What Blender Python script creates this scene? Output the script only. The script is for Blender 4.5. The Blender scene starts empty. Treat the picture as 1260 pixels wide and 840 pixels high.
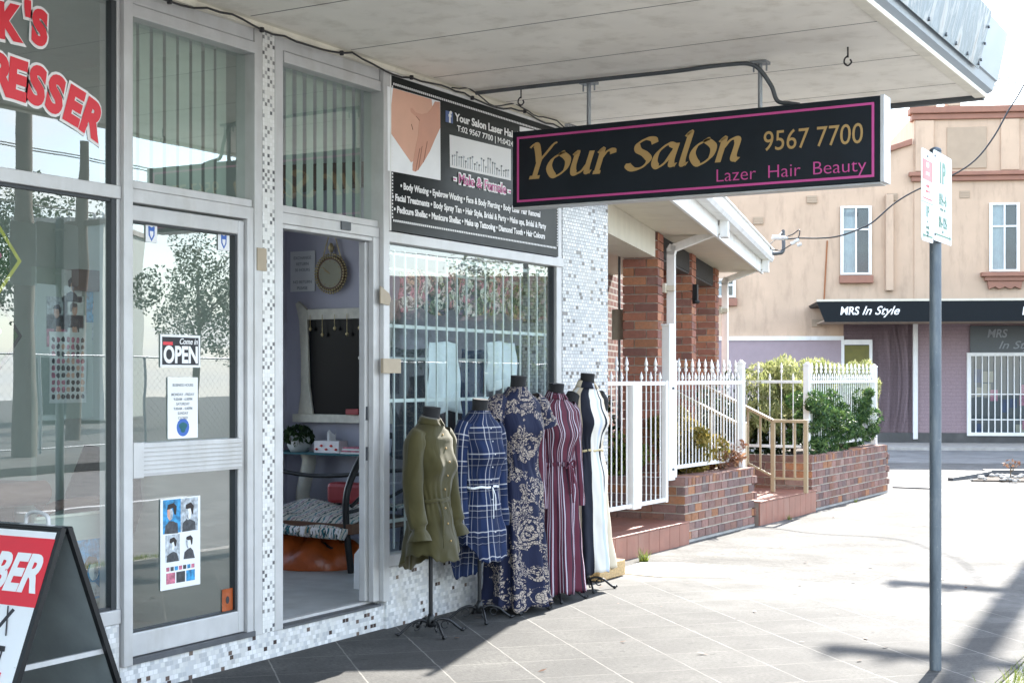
import bpy, bmesh, math, random
from mathutils import Matrix, Vector
random.seed(11)
RAD = math.radians
sc = bpy.context.scene
COL = sc.collection

# ------------------------------------------------------------------ survey helpers
# The street was surveyed from the photograph: X is the distance out from the shop front, Y runs along it, Z is up.
FOC, CX, CY, CAM = 1750.0, 630.0, 467.0, (4.95, 0.0, 1.5)
S30, C30 = 0.5, math.sqrt(3) / 2
def ray(px, py):
    r = (px - CX) / FOC
    return (-S30 + C30 * r, C30 + S30 * r, -(py - CY) / FOC)
def atX(px, py, X=0.0):
    d = ray(px, py); t = (X - CAM[0]) / d[0]
    return Vector((X, t * d[1], CAM[2] + t * d[2]))
def atY(px, py, Y):
    d = ray(px, py); t = Y / d[1]
    return Vector((CAM[0] + t * d[0], Y, CAM[2] + t * d[2]))
def atZ(px, py, Z=0.0):
    d = ray(px, py); t = (Z - CAM[2]) / d[2]
    return Vector((CAM[0] + t * d[0], t * d[1], Z))
def atD(px, py, z):
    d = ray(px, py)
    return Vector((CAM[0] + z * d[0], z * d[1], CAM[2] + z * d[2]))
def FA(px, py, X=0.0):
    p = atX(px, py, X); return p.y, p.z

# ------------------------------------------------------------------ materials
class NT:
    def __init__(s, m):
        m.use_nodes = True
        s.t = m.node_tree; s.t.nodes.clear()
    def n(s, typ, ins=None, **props):
        nd = s.t.nodes.new(typ)
        for k, v in props.items(): setattr(nd, k, v)
        for k, v in (ins or {}).items():
            if isinstance(v, bpy.types.NodeSocket): s.t.links.new(v, nd.inputs[k])
            else: nd.inputs[k].default_value = v
        return nd
    def math(s, op, a, b=0.0, clamp=False):
        return s.n('ShaderNodeMath', {0: a, 1: b}, operation=op, use_clamp=clamp).outputs[0]
    def ramp(s, fac, stops, interp='LINEAR'):
        nd = s.n('ShaderNodeValToRGB', {0: fac}); cr = nd.color_ramp; cr.interpolation = interp
        while len(cr.elements) < len(stops): cr.elements.new(0.5)
        for e, (p, c) in zip(cr.elements, stops):
            e.position = p; e.color = (*c, 1) if len(c) == 3 else c
        return nd.outputs[0]
    def mix(s, fac, a, b, blend='MIX'):
        nd = s.n('ShaderNodeMix', data_type='RGBA', blend_type=blend)
        for k, v in ((0, fac), (6, a), (7, b)):
            if isinstance(v, bpy.types.NodeSocket): s.t.links.new(v, nd.inputs[k])
            elif k == 0: nd.inputs[k].default_value = v
            else: nd.inputs[k].default_value = (*v, 1) if len(v) == 3 else v
        return nd.outputs[2]
    def uv(s): return s.n('ShaderNodeTexCoord').outputs['UV']
    def obj(s): return s.n('ShaderNodeTexCoord').outputs['Object']
    def xyz(s, v):
        o = s.n('ShaderNodeSeparateXYZ', {0: v}).outputs; return o[0], o[1], o[2]
    def noise(s, vec, scale, detail=4, rough=.55, dist=0):
        return s.n('ShaderNodeTexNoise', {'Vector': vec, 'Scale': scale, 'Detail': detail, 'Roughness': rough, 'Distortion': dist}).outputs[0]
    def bump(s, h, strength=.3, dist=.01):
        return s.n('ShaderNodeBump', {'Height': h, 'Strength': strength, 'Distance': dist}).outputs[0]
    def out(s, col, rough=.6, metal=0, normal=None, spec=.5, alpha=None, **kw):
        d = {'Roughness': rough, 'Metallic': metal, 'Specular IOR Level': spec}
        d['Base Color'] = col if isinstance(col, bpy.types.NodeSocket) else (*col, 1)
        if normal is not None: d['Normal'] = normal
        d.update(kw)
        b = s.n('ShaderNodeBsdfPrincipled', d)
        s.n('ShaderNodeOutputMaterial', {0: b.outputs[0]})
MATS = {}
def mat(name, col, rough=.6, metal=0, var=.12, vs=6, bump=0, bs=80, spec=.5, dirt=None, dirt_amt=.3, **kw):
    if name in MATS: return MATS[name]
    m = bpy.data.materials.new(name); t = NT(m); v = t.obj()
    n1 = t.noise(v, vs, 5)
    lo = tuple(c * (1 - var) for c in col); hi = tuple(min(1, c * (1 + var)) for c in col)
    c = t.ramp(n1, [(.3, lo), (.7, hi)])
    if dirt:
        sx = t.n('ShaderNodeMapping', {'Vector': v, 'Scale': (1, 1, .25)}).outputs[0]
        n2 = t.noise(sx, 5, 8, .65)
        f = t.ramp(n2, [(.5, (0, 0, 0)), (.75, (dirt_amt,) * 3)])
        c = t.mix(f, c, dirt)
    nm = t.bump(t.noise(v, bs, 3), bump, .01) if bump else None
    rr = t.n('ShaderNodeMapRange', {'Value': n1, 'To Min': max(.02, rough - .08), 'To Max': min(1, rough + .08)}).outputs[0]
    t.out(c, rr, metal, nm, spec, **kw)
    MATS[name] = m; return m
def custom(name, fn):
    m = bpy.data.materials.new(name); fn(NT(m)); MATS[name] = m; return m

def mosaic(pitch_u, pitch_v, dark_share, dark, whites, grout, gw=.1, offs=0.0, parity=False):
    def fn(t):
        u, v, _ = t.xyz(t.uv())
        vv = t.math('DIVIDE', v, pitch_v); row = t.math('FLOOR', vv)
        uu = t.math('DIVIDE', u, pitch_u)
        if offs: uu = t.math('ADD', uu, t.math('MULTIPLY', row, offs))
        colm = t.math('FLOOR', uu)
        cell = t.n('ShaderNodeCombineXYZ', {0: colm, 1: row}).outputs[0]
        wn = t.n('ShaderNodeTexWhiteNoise', {'Vector': cell}, noise_dimensions='2D').outputs['Value']
        if parity: wn = t.math('MULTIPLY', wn, t.math('ADD', .3, t.math('MULTIPLY', .7, t.math('GREATER_THAN', t.math('FRACT', t.math('MULTIPLY', t.math('ADD', colm, row), .5)), .25))))
        stops = []
        k = 1 - dark_share
        for i, w in enumerate(whites): stops.append((k * i / len(whites), w))
        for i, d in enumerate(dark): stops.append((k + dark_share * i / len(dark), d))
        c = t.ramp(wn, stops, 'CONSTANT')
        fu = t.math('FRACT', uu); fv = t.math('FRACT', vv)
        g = t.math('MAXIMUM', t.math('LESS_THAN', fu, gw), t.math('LESS_THAN', fv, gw))
        st = t.noise(t.obj(), 2.2, 6, .6)
        c = t.mix(g, c, grout)
        c = t.mix(t.ramp(st, [(.52, (0, 0, 0)), (.8, (.45,) * 3)]), c, (.42, .36, .27))
        h = t.math('ADD', t.math('SUBTRACT', 1, g), t.math('MULTIPLY', wn, .5))
        r = t.math('ADD', .22, t.math('MULTIPLY', g, .5))
        t.out(c, r, 0, t.bump(h, .25, .002))
    return fn
W1 = [(.72, .72, .72), (.56, .57, .58), (.68, .68, .66), (.48, .49, .5), (.78, .78, .78), (.62, .62, .61)]
custom('mosaic_base', mosaic(.03, .024, .045, [(.07, .05, .045), (.14, .1, .085)], W1, (.55, .55, .54), .09, .37))
custom('mosaic_pillar', mosaic(.021, .021, .5, [(.36, .37, .37), (.22, .22, .22), (.12, .12, .13), (.4, .4, .4)], [(.72, .72, .7), (.78, .78, .77)], (.62, .62, .6), .12, 0.0, True))
custom('mosaic_end', mosaic(.042, .026, .06, [(.12, .11, .11), (.2, .19, .19)], [(.6, .61, .62), (.5, .52, .54), (.68, .68, .68)], (.24, .245, .25), .15, .43))

def f_brick(t):
    c = t.n('ShaderNodeVertexColor', layer_name='Col').outputs[0]
    v = t.obj(); n = t.noise(v, 38, 6, .7); n2 = t.noise(v, 9, 4)
    c = t.mix(t.ramp(n, [(.4, (0, 0, 0)), (.7, (.75,) * 3)]), c, t.mix(.55, c, (.06, .035, .03)))
    c = t.mix(t.ramp(n2, [(.55, (0, 0, 0)), (.8, (.35,) * 3)]), c, (.42, .37, .33))
    t.out(c, .88, 0, t.bump(n, .55, .006), .25)
custom('brick', f_brick)
def brick_tex(name, c1, c2, mortar, bw=.24, bh=.086, ms=.012):
    def fn(t):
        v = t.uv()
        b = t.n('ShaderNodeTexBrick', {'Vector': v, 'Color1': (*c1, 1), 'Color2': (*c2, 1), 'Mortar': (*mortar, 1), 'Scale': 1,
            'Mortar Size': ms, 'Brick Width': bw, 'Row Height': bh, 'Mortar Smooth': .1, 'Bias': 0})
        n = t.noise(v, 30, 5)
        c = t.mix(t.ramp(n, [(.35, (0, 0, 0)), (.75, (.5,) * 3)]), b.outputs[0], t.mix(.5, b.outputs[0], (.08, .05, .04)))
        t.out(c, .9, 0, t.bump(t.math('ADD', t.math('MULTIPLY', b.outputs[1], -1), t.math('MULTIPLY', n, .3)), .5, .008), .2)
    return custom(name, fn)
brick_tex('brick_wall', (.2, .075, .05), (.13, .055, .045), (.4, .36, .3))
brick_tex('painted_brick', (.34, .255, .275), (.325, .245, .265), (.3, .225, .245), .24, .086, .008)
brick_tex('pink_brick', (.5, .24, .2), (.42, .2, .17), (.5, .42, .38))

def f_glass(tint, r0=.08, rough=.0):
    def fn(t):
        lw = t.n('ShaderNodeLayerWeight', {'Blend': .5}).outputs['Facing']
        f = t.math('ADD', t.math('MULTIPLY', t.math('POWER', lw, 5), 1 - r0), r0)
        wob = t.bump(t.noise(t.obj(), 1.3, 2), .04, .02)
        g = t.n('ShaderNodeBsdfGlossy', {'Color': (1, 1, 1, 1), 'Roughness': rough, 'Normal': wob})
        tr = t.n('ShaderNodeBsdfTransparent', {'Color': (*tint, 1)})
        d = t.n('ShaderNodeBsdfDiffuse', {'Color': (.6, .65, .64, 1)})
        dust = t.n('ShaderNodeMixShader', {0: .025, 1: tr.outputs[0], 2: d.outputs[0]})
        mx = t.n('ShaderNodeMixShader', {0: f, 1: dust.outputs[0], 2: g.outputs[0]})
        t.n('ShaderNodeOutputMaterial', {0: mx.outputs[0]})
    return fn
custom('glass', f_glass((.82, .9, .87), .2))
custom('glass_salon', f_glass((.84, .93, .93), .13))
custom('glass_far', f_glass((.7, .78, .8), .045))

def f_pave(t):   # dark paving with pale diagonal joints
    x, y, _ = t.xyz(t.uv())
    v = t.uv()
    p = t.math('DIVIDE', t.math('ADD', x, y), .595); q = t.math('DIVIDE', t.math('SUBTRACT', x, y), .595)
    wob = t.math('MULTIPLY', t.math('SUBTRACT', t.noise(v, 9, 3), .5), .03)
    fp = t.math('FRACT', t.math('ADD', p, wob)); fq = t.math('FRACT', t.math('ADD', q, wob))
    worn = t.ramp(t.noise(v, 3.5, 5), [(.3, (.25,) * 3), (.6, (1,) * 3)])
    l1 = t.math('LESS_THAN', fp, .02); l2 = t.math('MULTIPLY', t.math('LESS_THAN', fq, .02), .6)
    line = t.math('MULTIPLY', t.math('MAXIMUM', l1, l2), worn)
    n = t.noise(v, 2.2, 7, .62); fine = t.noise(t.n('ShaderNodeMapping', {'Vector': v, 'Scale': (.55, 1, 1), 'Rotation': (0, 0, -.5)}).outputs[0], 75, 5, .75); mid = t.noise(v, 14, 6, .7)
    c = t.ramp(n, [(.3, (.038, .038, .036)), (.5, (.062, .061, .058)), (.72, (.11, .108, .1))])
    cell = t.n('ShaderNodeCombineXYZ', {0: t.math('FLOOR', p), 1: t.math('FLOOR', q)}).outputs[0]
    wn = t.n('ShaderNodeTexWhiteNoise', {'Vector': cell}, noise_dimensions='2D').outputs['Value']
    c = t.mix(t.math('MULTIPLY', wn, .3), c, (.14, .137, .13))
    c = t.mix(t.ramp(mid, [(.55, (0, 0, 0)), (.78, (.55,) * 3)]), c, (.036, .036, .035))
    c = t.mix(t.ramp(fine, [(.36, (.75,) * 3), (.6, (0, 0, 0))]), c, (.022, .022, .022))
    c = t.mix(t.math('MULTIPLY', line, .8), c, (.22, .213, .195))
    vo = t.n('ShaderNodeTexVoronoi', {'Vector': v, 'Scale': 5.5, 'Randomness': 1.0}).outputs['Distance']
    c = t.mix(t.math('MULTIPLY', t.math('LESS_THAN', vo, .1), .7), c, (.028, .028, .028))
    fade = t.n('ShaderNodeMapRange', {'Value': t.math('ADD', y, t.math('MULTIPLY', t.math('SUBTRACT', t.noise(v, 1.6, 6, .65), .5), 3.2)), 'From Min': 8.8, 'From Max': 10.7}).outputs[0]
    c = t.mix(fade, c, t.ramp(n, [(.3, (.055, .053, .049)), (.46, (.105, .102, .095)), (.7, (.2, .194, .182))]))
    t.out(c, .85, 0, t.bump(t.math('ADD', fine, t.math('MULTIPLY', line, -.5)), .5, .004), .3)
custom('paving', f_pave)
def f_conc(t):
    v = t.uv(); x, y, _ = t.xyz(v)
    n = t.noise(v, 1.1, 8, .65); fine = t.noise(t.n('ShaderNodeMapping', {'Vector': v, 'Scale': (.5, 1, 1), 'Rotation': (0, 0, -.5)}).outputs[0], 45, 6, .75); mid = t.noise(t.n('ShaderNodeMapping', {'Vector': v, 'Scale': (.5, 1, 1), 'Rotation': (0, 0, -.5)}).outputs[0], 5, 6, .7)
    c = t.ramp(n, [(.28, (.07, .068, .063)), (.46, (.125, .121, .113)), (.7, (.22, .213, .2))])
    c = t.mix(t.ramp(mid, [(.5, (0, 0, 0)), (.75, (.75,) * 3)]), c, (.055, .053, .048))
    c = t.mix(t.ramp(fine, [(.36, (.7,) * 3), (.58, (0, 0, 0))]), c, (.045, .043, .04))
    jx = t.math('ABSOLUTE', t.math('SUBTRACT', x, t.math('ADD', 1.97, t.math('MULTIPLY', t.math('SUBTRACT', t.noise(v, 3, 3), .5), .03))))
    jy = t.math('FRACT', t.math('DIVIDE', t.math('ADD', y, .35), 1.62))
    j = t.math('MAXIMUM', t.math('LESS_THAN', jx, .009), t.math('LESS_THAN', jy, .009))
    c = t.mix(t.math('MULTIPLY', j, .8), c, (.09, .085, .08))
    ve = t.n('ShaderNodeTexVoronoi', {'Vector': t.n('ShaderNodeVectorMath', {0: v, 1: t.n('ShaderNodeTexNoise', {'Vector': v, 'Scale': 2.5, 'Detail': 5}).outputs[1]}, operation='ADD').outputs[0], 'Scale': .42}, feature='DISTANCE_TO_EDGE').outputs['Distance']
    c = t.mix(t.math('MULTIPLY', t.math('LESS_THAN', ve, .006), .75), c, (.1, .095, .085))
    t.out(c, .9, 0, t.bump(t.math('SUBTRACT', t.math('ADD', fine, mid), j), .45, .005), .2)
custom('concrete', f_conc)
mat('asphalt', (.085, .084, .082), .9, var=.25, vs=3, bump=.5, bs=150)
mat('earth', (.09, .07, .05), .95, var=.3, vs=9, bump=.8, bs=40)
mat('kerb_concrete', (.36, .345, .32), .9, var=.2, vs=5, bump=.4)
mat('patch_concrete', (.56, .5, .4), .9, var=.12, vs=7, bump=.3)
mat('aluminium', (.54, .54, .54), .42, .15, var=.08, vs=7, dirt=(.36, .34, .3), dirt_amt=.45, bump=.05)
mat('dark_seal', (.03, .035, .04), .5)
mat('threshold', (.1, .105, .115), .5, .3, var=.2)
mat('white_paint', (.78, .78, .76), .5, var=.06, dirt=(.45, .42, .36), dirt_amt=.35, bump=.06)
mat('fence_white', (.84, .84, .83), .4, var=.04, dirt=(.5, .46, .38), dirt_amt=.25)
mat('soffit', (.94, .9, .82), .65, var=.06, vs=2.2, dirt=(.5, .45, .36), dirt_amt=.5, bump=.08, bs=25)
mat('soffit_edge', (.84, .8, .69), .55, var=.06, dirt=(.4, .37, .3), dirt_amt=.4)
mat('fascia_paint', (.24, .285, .33), .45, .1, var=.06)
def f_foil(t):
    v = t.obj(); x, y, z = t.xyz(v)
    w = t.n('ShaderNodeMapping', {'Vector': v, 'Scale': (2, 2.6, .7), 'Rotation': (.25, 0, 0)}).outputs[0]
    n = t.noise(w, 3, 7, .65, .8)
    c = t.ramp(n, [(.3, (.045, .075, .1)), (.42, (.17, .21, .24)), (.5, (.085, .12, .145)), (.6, (.27, .285, .295)), (.72, (.16, .145, .125))])
    t.out(c, .45, .3, t.bump(n, .25, .02))
custom('weathered_foil', f_foil)
mat('canopy_iron', (.45, .46, .46), .5, .5, var=.15)
mat('black_sign', (.009, .014, .02), .4, var=.15, spec=.22)
mat('sign_panel', (.007, .01, .01), .4, var=.1, spec=.22)
mat('gold_vinyl', (.42, .27, .1), .45, var=.05)
mat('pink_vinyl', (.55, .07, .27), .45, var=.05)
mat('white_vinyl', (.85, .85, .85), .45, var=.03)
mat('red_vinyl', (.72, .025, .045), .4, var=.03)
mat('grey_vinyl', (.25, .27, .29), .5, var=.05)
mat('green_vinyl', (.0, .13, .075), .45, var=.05)
mat('blue_vinyl', (.03, .12, .45), .45, var=.05)
mat('fb_blue', (.07, .12, .3), .45, var=.05)
mat('grey_steel', (.3, .32, .34), .45, .6, var=.15)
mat('dark_steel', (.11, .12, .13), .5, .5, var=.2)
def f_galv(t):
    v = t.obj()
    sx = t.n('ShaderNodeMapping', {'Vector': v, 'Scale': (1, 1, .2)}).outputs[0]
    n = t.noise(sx, 14, 7, .7); n2 = t.noise(v, 40, 4, .7)
    c = t.ramp(n, [(.3, (.065, .082, .1)), (.5, (.11, .135, .16)), (.72, (.18, .2, .215))])
    c = t.mix(t.ramp(n2, [(.62, (0, 0, 0)), (.75, (.5,) * 3)]), c, (.4, .4, .38))
    t.out(c, .5, .45, t.bump(n2, .15, .003))
custom('galvanised', f_galv)
mat('cable', (.015, .015, .017), .5)
mat('black_fabric', (.012, .012, .014), .85, var=.2, bump=.3, bs=200)
mat('black_metal', (.012, .013, .015), .4, .3)
mat('cream_paint', (.6, .56, .46), .6, var=.05, dirt=(.38, .34, .26), dirt_amt=.3)
mat('sand_render', (.54, .395, .285), .85, var=.09, vs=1.2, dirt=(.33, .235, .17), dirt_amt=.6, bump=.25, bs=60)
mat('sand_trim', (.3, .145, .1), .75, var=.1, vs=4)
mat('sand_render_panel', (.4, .305, .22), .85, var=.06, vs=4)
mat('lavender_paint', (.33, .26, .285), .7, var=.05, bump=.12)
mat('awning_black', (.006, .009, .012), .5, var=.1, spec=.15)
mat('sign_slate', (.05, .06, .066), .4, var=.1)
mat('handrail_tan', (.42, .33, .21), .45, var=.08)
mat('terracotta', (.3, .13, .095), .4, var=.14, vs=8, dirt=(.36, .24, .19), dirt_amt=.5)
mat('grout', (.26, .2, .17), .9)
mat('mortar', (.62, .57, .5), .95, bump=.5, bs=100)
mat('soil', (.05, .037, .028), .95, var=.3, vs=12, bump=1, bs=60)
mat('slate_roof', (.16, .075, .055), .8, var=.2)
mat('fretwork', (.04, .037, .035), .7, var=.3, vs=20)
mat('wall_pale', (.42, .46, .43), .75, var=.03)
mat('wall_lavender', (.5, .5, .6), .75, var=.04)
mat('ceiling_white', (.7, .7, .68), .8, var=.03)
mat('lino', (.42, .44, .44), .5, var=.15)
mat('dark_cloth', (.02, .026, .04), .9, var=.4, vs=5, bump=.5, bs=30)
mat('denim', (.03, .06, .14), .85, var=.3, vs=6)
mat('white_cloth', (.88, .9, .92), .85, var=.05, bump=.3, bs=12)
mat('teal_cloth', (.03, .14, .17), .85, var=.3)
mat('mirror_glass', (.008, .009, .012), .2, 0, var=.02, spec=.05)
mat('distressed_cream', (.72, .7, .62), .6, var=.12, vs=14, dirt=(.3, .28, .23), dirt_amt=.4)
mat('gilt', (.6, .5, .28), .35, .35, var=.2)
mat('clock_face', (.34, .33, .24), .6)
mat('paper', (.82, .83, .84), .7, var=.03)
mat('curtain_cloth', (.42, .44, .46), .9)
mat('olive_blind', (.14, .13, .025), .6)
mat('plate_white', (.6, .63, .64), .4)
mat('ink', (.03, .03, .035), .7)
mat('orange_plastic', (.36, .075, .014), .35, var=.25, vs=10, bump=.8, bs=14)
mat('wood_brown', (.12, .055, .03), .5, var=.2)
mat('leather_brown', (.2, .1, .07), .5, var=.15)
mat('green_leaf_dark', (.03, .075, .022), .6, var=.4, vs=3)
mat('tape', (.4, .33, .24), .6, var=.1)
mat('skin', (.72, .42, .31), .6, var=.05)
mat('skin_hand', (.64, .34, .25), .6, var=.05)
mat('old_asphalt', (.17, .167, .16), .9, var=.25, vs=3, bump=.5, bs=150)
mat('skin_line', (.25, .1, .07), .6)
mat('hair_dark', (.03, .022, .02), .7)
mat('poster_blue', (.03, .26, .52), .5, var=.6, vs=38)
mat('poster_grey', (.42, .46, .5), .5, var=.6, vs=38)
mat('poster_dark', (.05, .055, .065), .5, var=.6, vs=38)
mat('poster_pink', (.5, .15, .22), .5, var=.6, vs=38)
mat('yellow_plastic', (.6, .55, .06), .4)
mat('wicker', (.5, .34, .16), .7, var=.3, vs=60, bump=.8, bs=90)
mat('flower', (.75, .05, .03), .6)
mat('tissue', (.8, .78, .8), .8)
mat('flag_red', (.3, .025, .03), .5)
mat('timber_pole', (.12, .1, .085), .9, var=.25, vs=5)
mat('bark', (.1, .075, .05), .95, var=.3)
mat('ceramic_grey', (.55, .56, .56), .4)
mat('rust', (.3, .12, .05), .9)

# fabrics ------------------------------------------------------------
def f_olive(t):
    n = t.noise(t.uv(), 5, 5); w = t.noise(t.uv(), 320, 2)
    t.out(t.ramp(n, [(.3, (.043, .037, .011)), (.7, (.062, .053, .017))]), .8, 0, t.bump(t.noise(t.n('ShaderNodeMapping', {'Vector': t.uv(), 'Scale': (3.2, 1.3, 1)}).outputs[0], 2.6, 2, .45, .8), .45, .03), .25, **{'Sheen Weight': .2})
custom('olive_cotton', f_olive)
def f_plaid(t):
    v = t.uv(); u, z, _ = t.xyz(v)
    c = t.mix(0, (.008, .02, .07), (.008, .02, .07))
    def band(co, per, off, w): return t.math('LESS_THAN', t.math('ABSOLUTE', t.math('SUBTRACT', t.math('FRACT', t.math('DIVIDE', t.math('ADD', co, off), per)), .5)), w)
    b1 = band(u, .15, .02, .2); b2 = band(z, .16, .05, .2)
    c = t.mix(t.math('MULTIPLY', b1, .55), c, (.006, .012, .04))
    c = t.mix(t.math('MULTIPLY', b2, .55), c, (.006, .012, .04))
    for co, per, off, w, k in ((u, .15, .09, .022, .45), (u, .15, .06, .014, .3), (z, .16, .0, .022, .45), (z, .16, .03, .014, .3), (u, .15, .015, .01, .25), (z, .16, .07, .01, .25)):
        c = t.mix(t.math('MULTIPLY', band(co, per, off, w), k), c, (.75, .74, .76))
    t.out(c, .8, 0, t.bump(t.noise(t.n('ShaderNodeMapping', {'Vector': t.uv(), 'Scale': (3.2, 1.3, 1)}).outputs[0], 2.6, 2, .45, .8), .45, .03), .25)
custom('navy_plaid', f_plaid)
def f_paisley(t):
    v = t.uv()
    nz = t.n('ShaderNodeTexNoise', {'Vector': v, 'Scale': 6, 'Detail': 2}).outputs[1]
    d = t.n('ShaderNodeVectorMath', {0: v, 1: t.n('ShaderNodeVectorMath', {0: nz, 'Scale': .07}, operation='SCALE').outputs[0]}, operation='ADD').outputs[0]
    big = t.n('ShaderNodeTexVoronoi', {'Vector': d, 'Scale': 4.2, 'Randomness': .8}).outputs['Distance']
    pet = t.n('ShaderNodeTexVoronoi', {'Vector': d, 'Scale': 30, 'Randomness': .6}).outputs['Distance']
    fin = t.n('ShaderNodeTexVoronoi', {'Vector': v, 'Scale': 70, 'Randomness': .8}, feature='DISTANCE_TO_EDGE').outputs['Distance']
    ring = t.math('SINE', t.math('ADD', t.math('MULTIPLY', big, 52), t.math('MULTIPLY', pet, 6)))
    a = t.math('MULTIPLY', t.math('GREATER_THAN', ring, -.5), t.math('LESS_THAN', big, .4))
    scr = t.math('SINE', t.math('ADD', t.math('MULTIPLY', t.noise(d, 9, 2, .5, 1.2), 62), t.math('MULTIPLY', pet, 5)))
    b = t.math('MULTIPLY', t.math('GREATER_THAN', scr, -.15), t.math('GREATER_THAN', big, .4))
    b = t.math('MULTIPLY', b, t.math('GREATER_THAN', t.noise(v, 7, 2), .48))
    f = t.math('MULTIPLY', t.math('MAXIMUM', a, b), t.math('GREATER_THAN', fin, .07))
    c = t.mix(f, (.012, .016, .045), (.42, .35, .29))
    t.out(c, .7, 0, t.bump(t.noise(t.n('ShaderNodeMapping', {'Vector': v, 'Scale': (5, 1.2, 1)}).outputs[0], 3, 3), .5, .03), .2)
custom('navy_paisley', f_paisley)
def stripes(name, per, stops):
    def fn(t):
        u, z, _ = t.xyz(t.uv())
        f = t.math('FRACT', t.math('DIVIDE', t.math('ADD', u, t.math('MULTIPLY', t.math('SUBTRACT', t.noise(t.uv(), 3, 2), .5), .008)), per))
        t.out(t.ramp(f, stops, 'CONSTANT'), .75, 0, t.bump(t.noise(t.n('ShaderNodeMapping', {'Vector': t.uv(), 'Scale': (3.2, 1.3, 1)}).outputs[0], 2.6, 2, .45, .8), .45, .03), .25)
    return custom(name, fn)
MA, DK, PL = (.1, .02, .038), (.022, .012, .026), (.48, .43, .5)
stripes('maroon_stripe', .092, [(0, MA), (.2, DK), (.28, MA), (.36, PL), (.42, MA), (.55, PL), (.58, DK), (.66, MA), (.74, PL), (.83, DK), (.88, MA)])
CRM, BK, WH = (.68, .58, .44), (.014, .016, .028), (.82, .8, .78)
stripes('cream_black_stripe', 1.0, [(0, CRM), (.22, WH), (.27, CRM), (.335, BK), (.435, (.76, .73, .67)), (.5, (.55, .6, .72)), (.513, (.76, .73, .67)), (.532, BK), (.552, (.76, .73, .67)), (.58, CRM), (.76, BK), (.84, CRM)])
def f_floral(t):
    v = t.uv()
    a = t.n('ShaderNodeTexVoronoi', {'Vector': v, 'Scale': 16}); b = t.noise(v, 22, 5, .7, 1.5)
    c = t.ramp(t.n('ShaderNodeSeparateColor', {0: a.outputs['Color']}).outputs[0], [(0, (.7, .58, .55)), (.25, (.62, .25, .3)), (.45, (.2, .26, .18)), (.6, (.8, .76, .66)), (.8, (.7, .42, .3)), (.92, (.14, .12, .2))], 'CONSTANT')
    c = t.mix(t.ramp(b, [(.45, (0, 0, 0)), (.55, (1, 1, 1))]), c, (.06, .08, .075))
    t.out(c, .8)
custom('floral_cloth', f_floral)
def f_blanket(t):
    v = t.uv(); x, y, _ = t.xyz(v)
    f = t.math('FRACT', t.math('ADD', t.math('MULTIPLY', x, 9), t.math('MULTIPLY', t.noise(v, 25, 3), .7)))
    c = t.ramp(f, [(0, (.6, .58, .52)), (.3, (.1, .25, .28)), (.42, (.62, .6, .58)), (.6, (.35, .25, .3)), (.7, (.6, .58, .52)), (.88, (.04, .08, .09))], 'CONSTANT')
    t.out(c, .95, 0, t.bump(t.noise(v, 90, 3), .9, .02))
custom('woven_blanket', f_blanket)
def leafmat(name, stops, trans=.35):
    def fn(t):
        c = t.n('ShaderNodeVertexColor', layer_name='Col').outputs[0]
        f = t.n('ShaderNodeSeparateColor', {0: c}).outputs[0]
        cc = t.ramp(f, stops)
        d = t.n('ShaderNodeBsdfPrincipled', {'Base Color': cc, 'Roughness': .55, 'Specular IOR Level': .3})
        tr = t.n('ShaderNodeBsdfTranslucent', {'Color': cc})
        mx = t.n('ShaderNodeMixShader', {0: trans, 1: d.outputs[0], 2: tr.outputs[0]})
        t.n('ShaderNodeOutputMaterial', {0: mx.outputs[0]})
    return custom(name, fn)
leafmat('leaf_gold', [(0, (.1, .1, .02)), (.5, (.26, .2, .045)), (1, (.36, .26, .07))])
leafmat('leaf_feather', [(0, (.12, .15, .045)), (.5, (.3, .32, .12)), (1, (.46, .45, .24))], .5)
leafmat('leaf_conifer', [(0, (.018, .05, .02)), (.5, (.045, .1, .03)), (1, (.13, .2, .055))])
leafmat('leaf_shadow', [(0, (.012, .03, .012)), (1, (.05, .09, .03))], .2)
leafmat('leaf_tree', [(0, (.012, .03, .01)), (.5, (.028, .055, .016)), (1, (.07, .1, .03))], .2)
leafmat('leaf_lime', [(0, (.07, .11, .02)), (.5, (.17, .22, .04)), (1, (.3, .32, .07))])
leafmat('leaf_rose', [(0, (.12, .05, .03)), (.5, (.2, .1, .06)), (1, (.35, .2, .12))])
mat('board_grey', (.26, .29, .29), .6, var=.15)
mat('blind_vane', (.55, .62, .56), .8, var=.05)
mat('partition_green', (.46, .52, .48), .7, var=.04)
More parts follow.
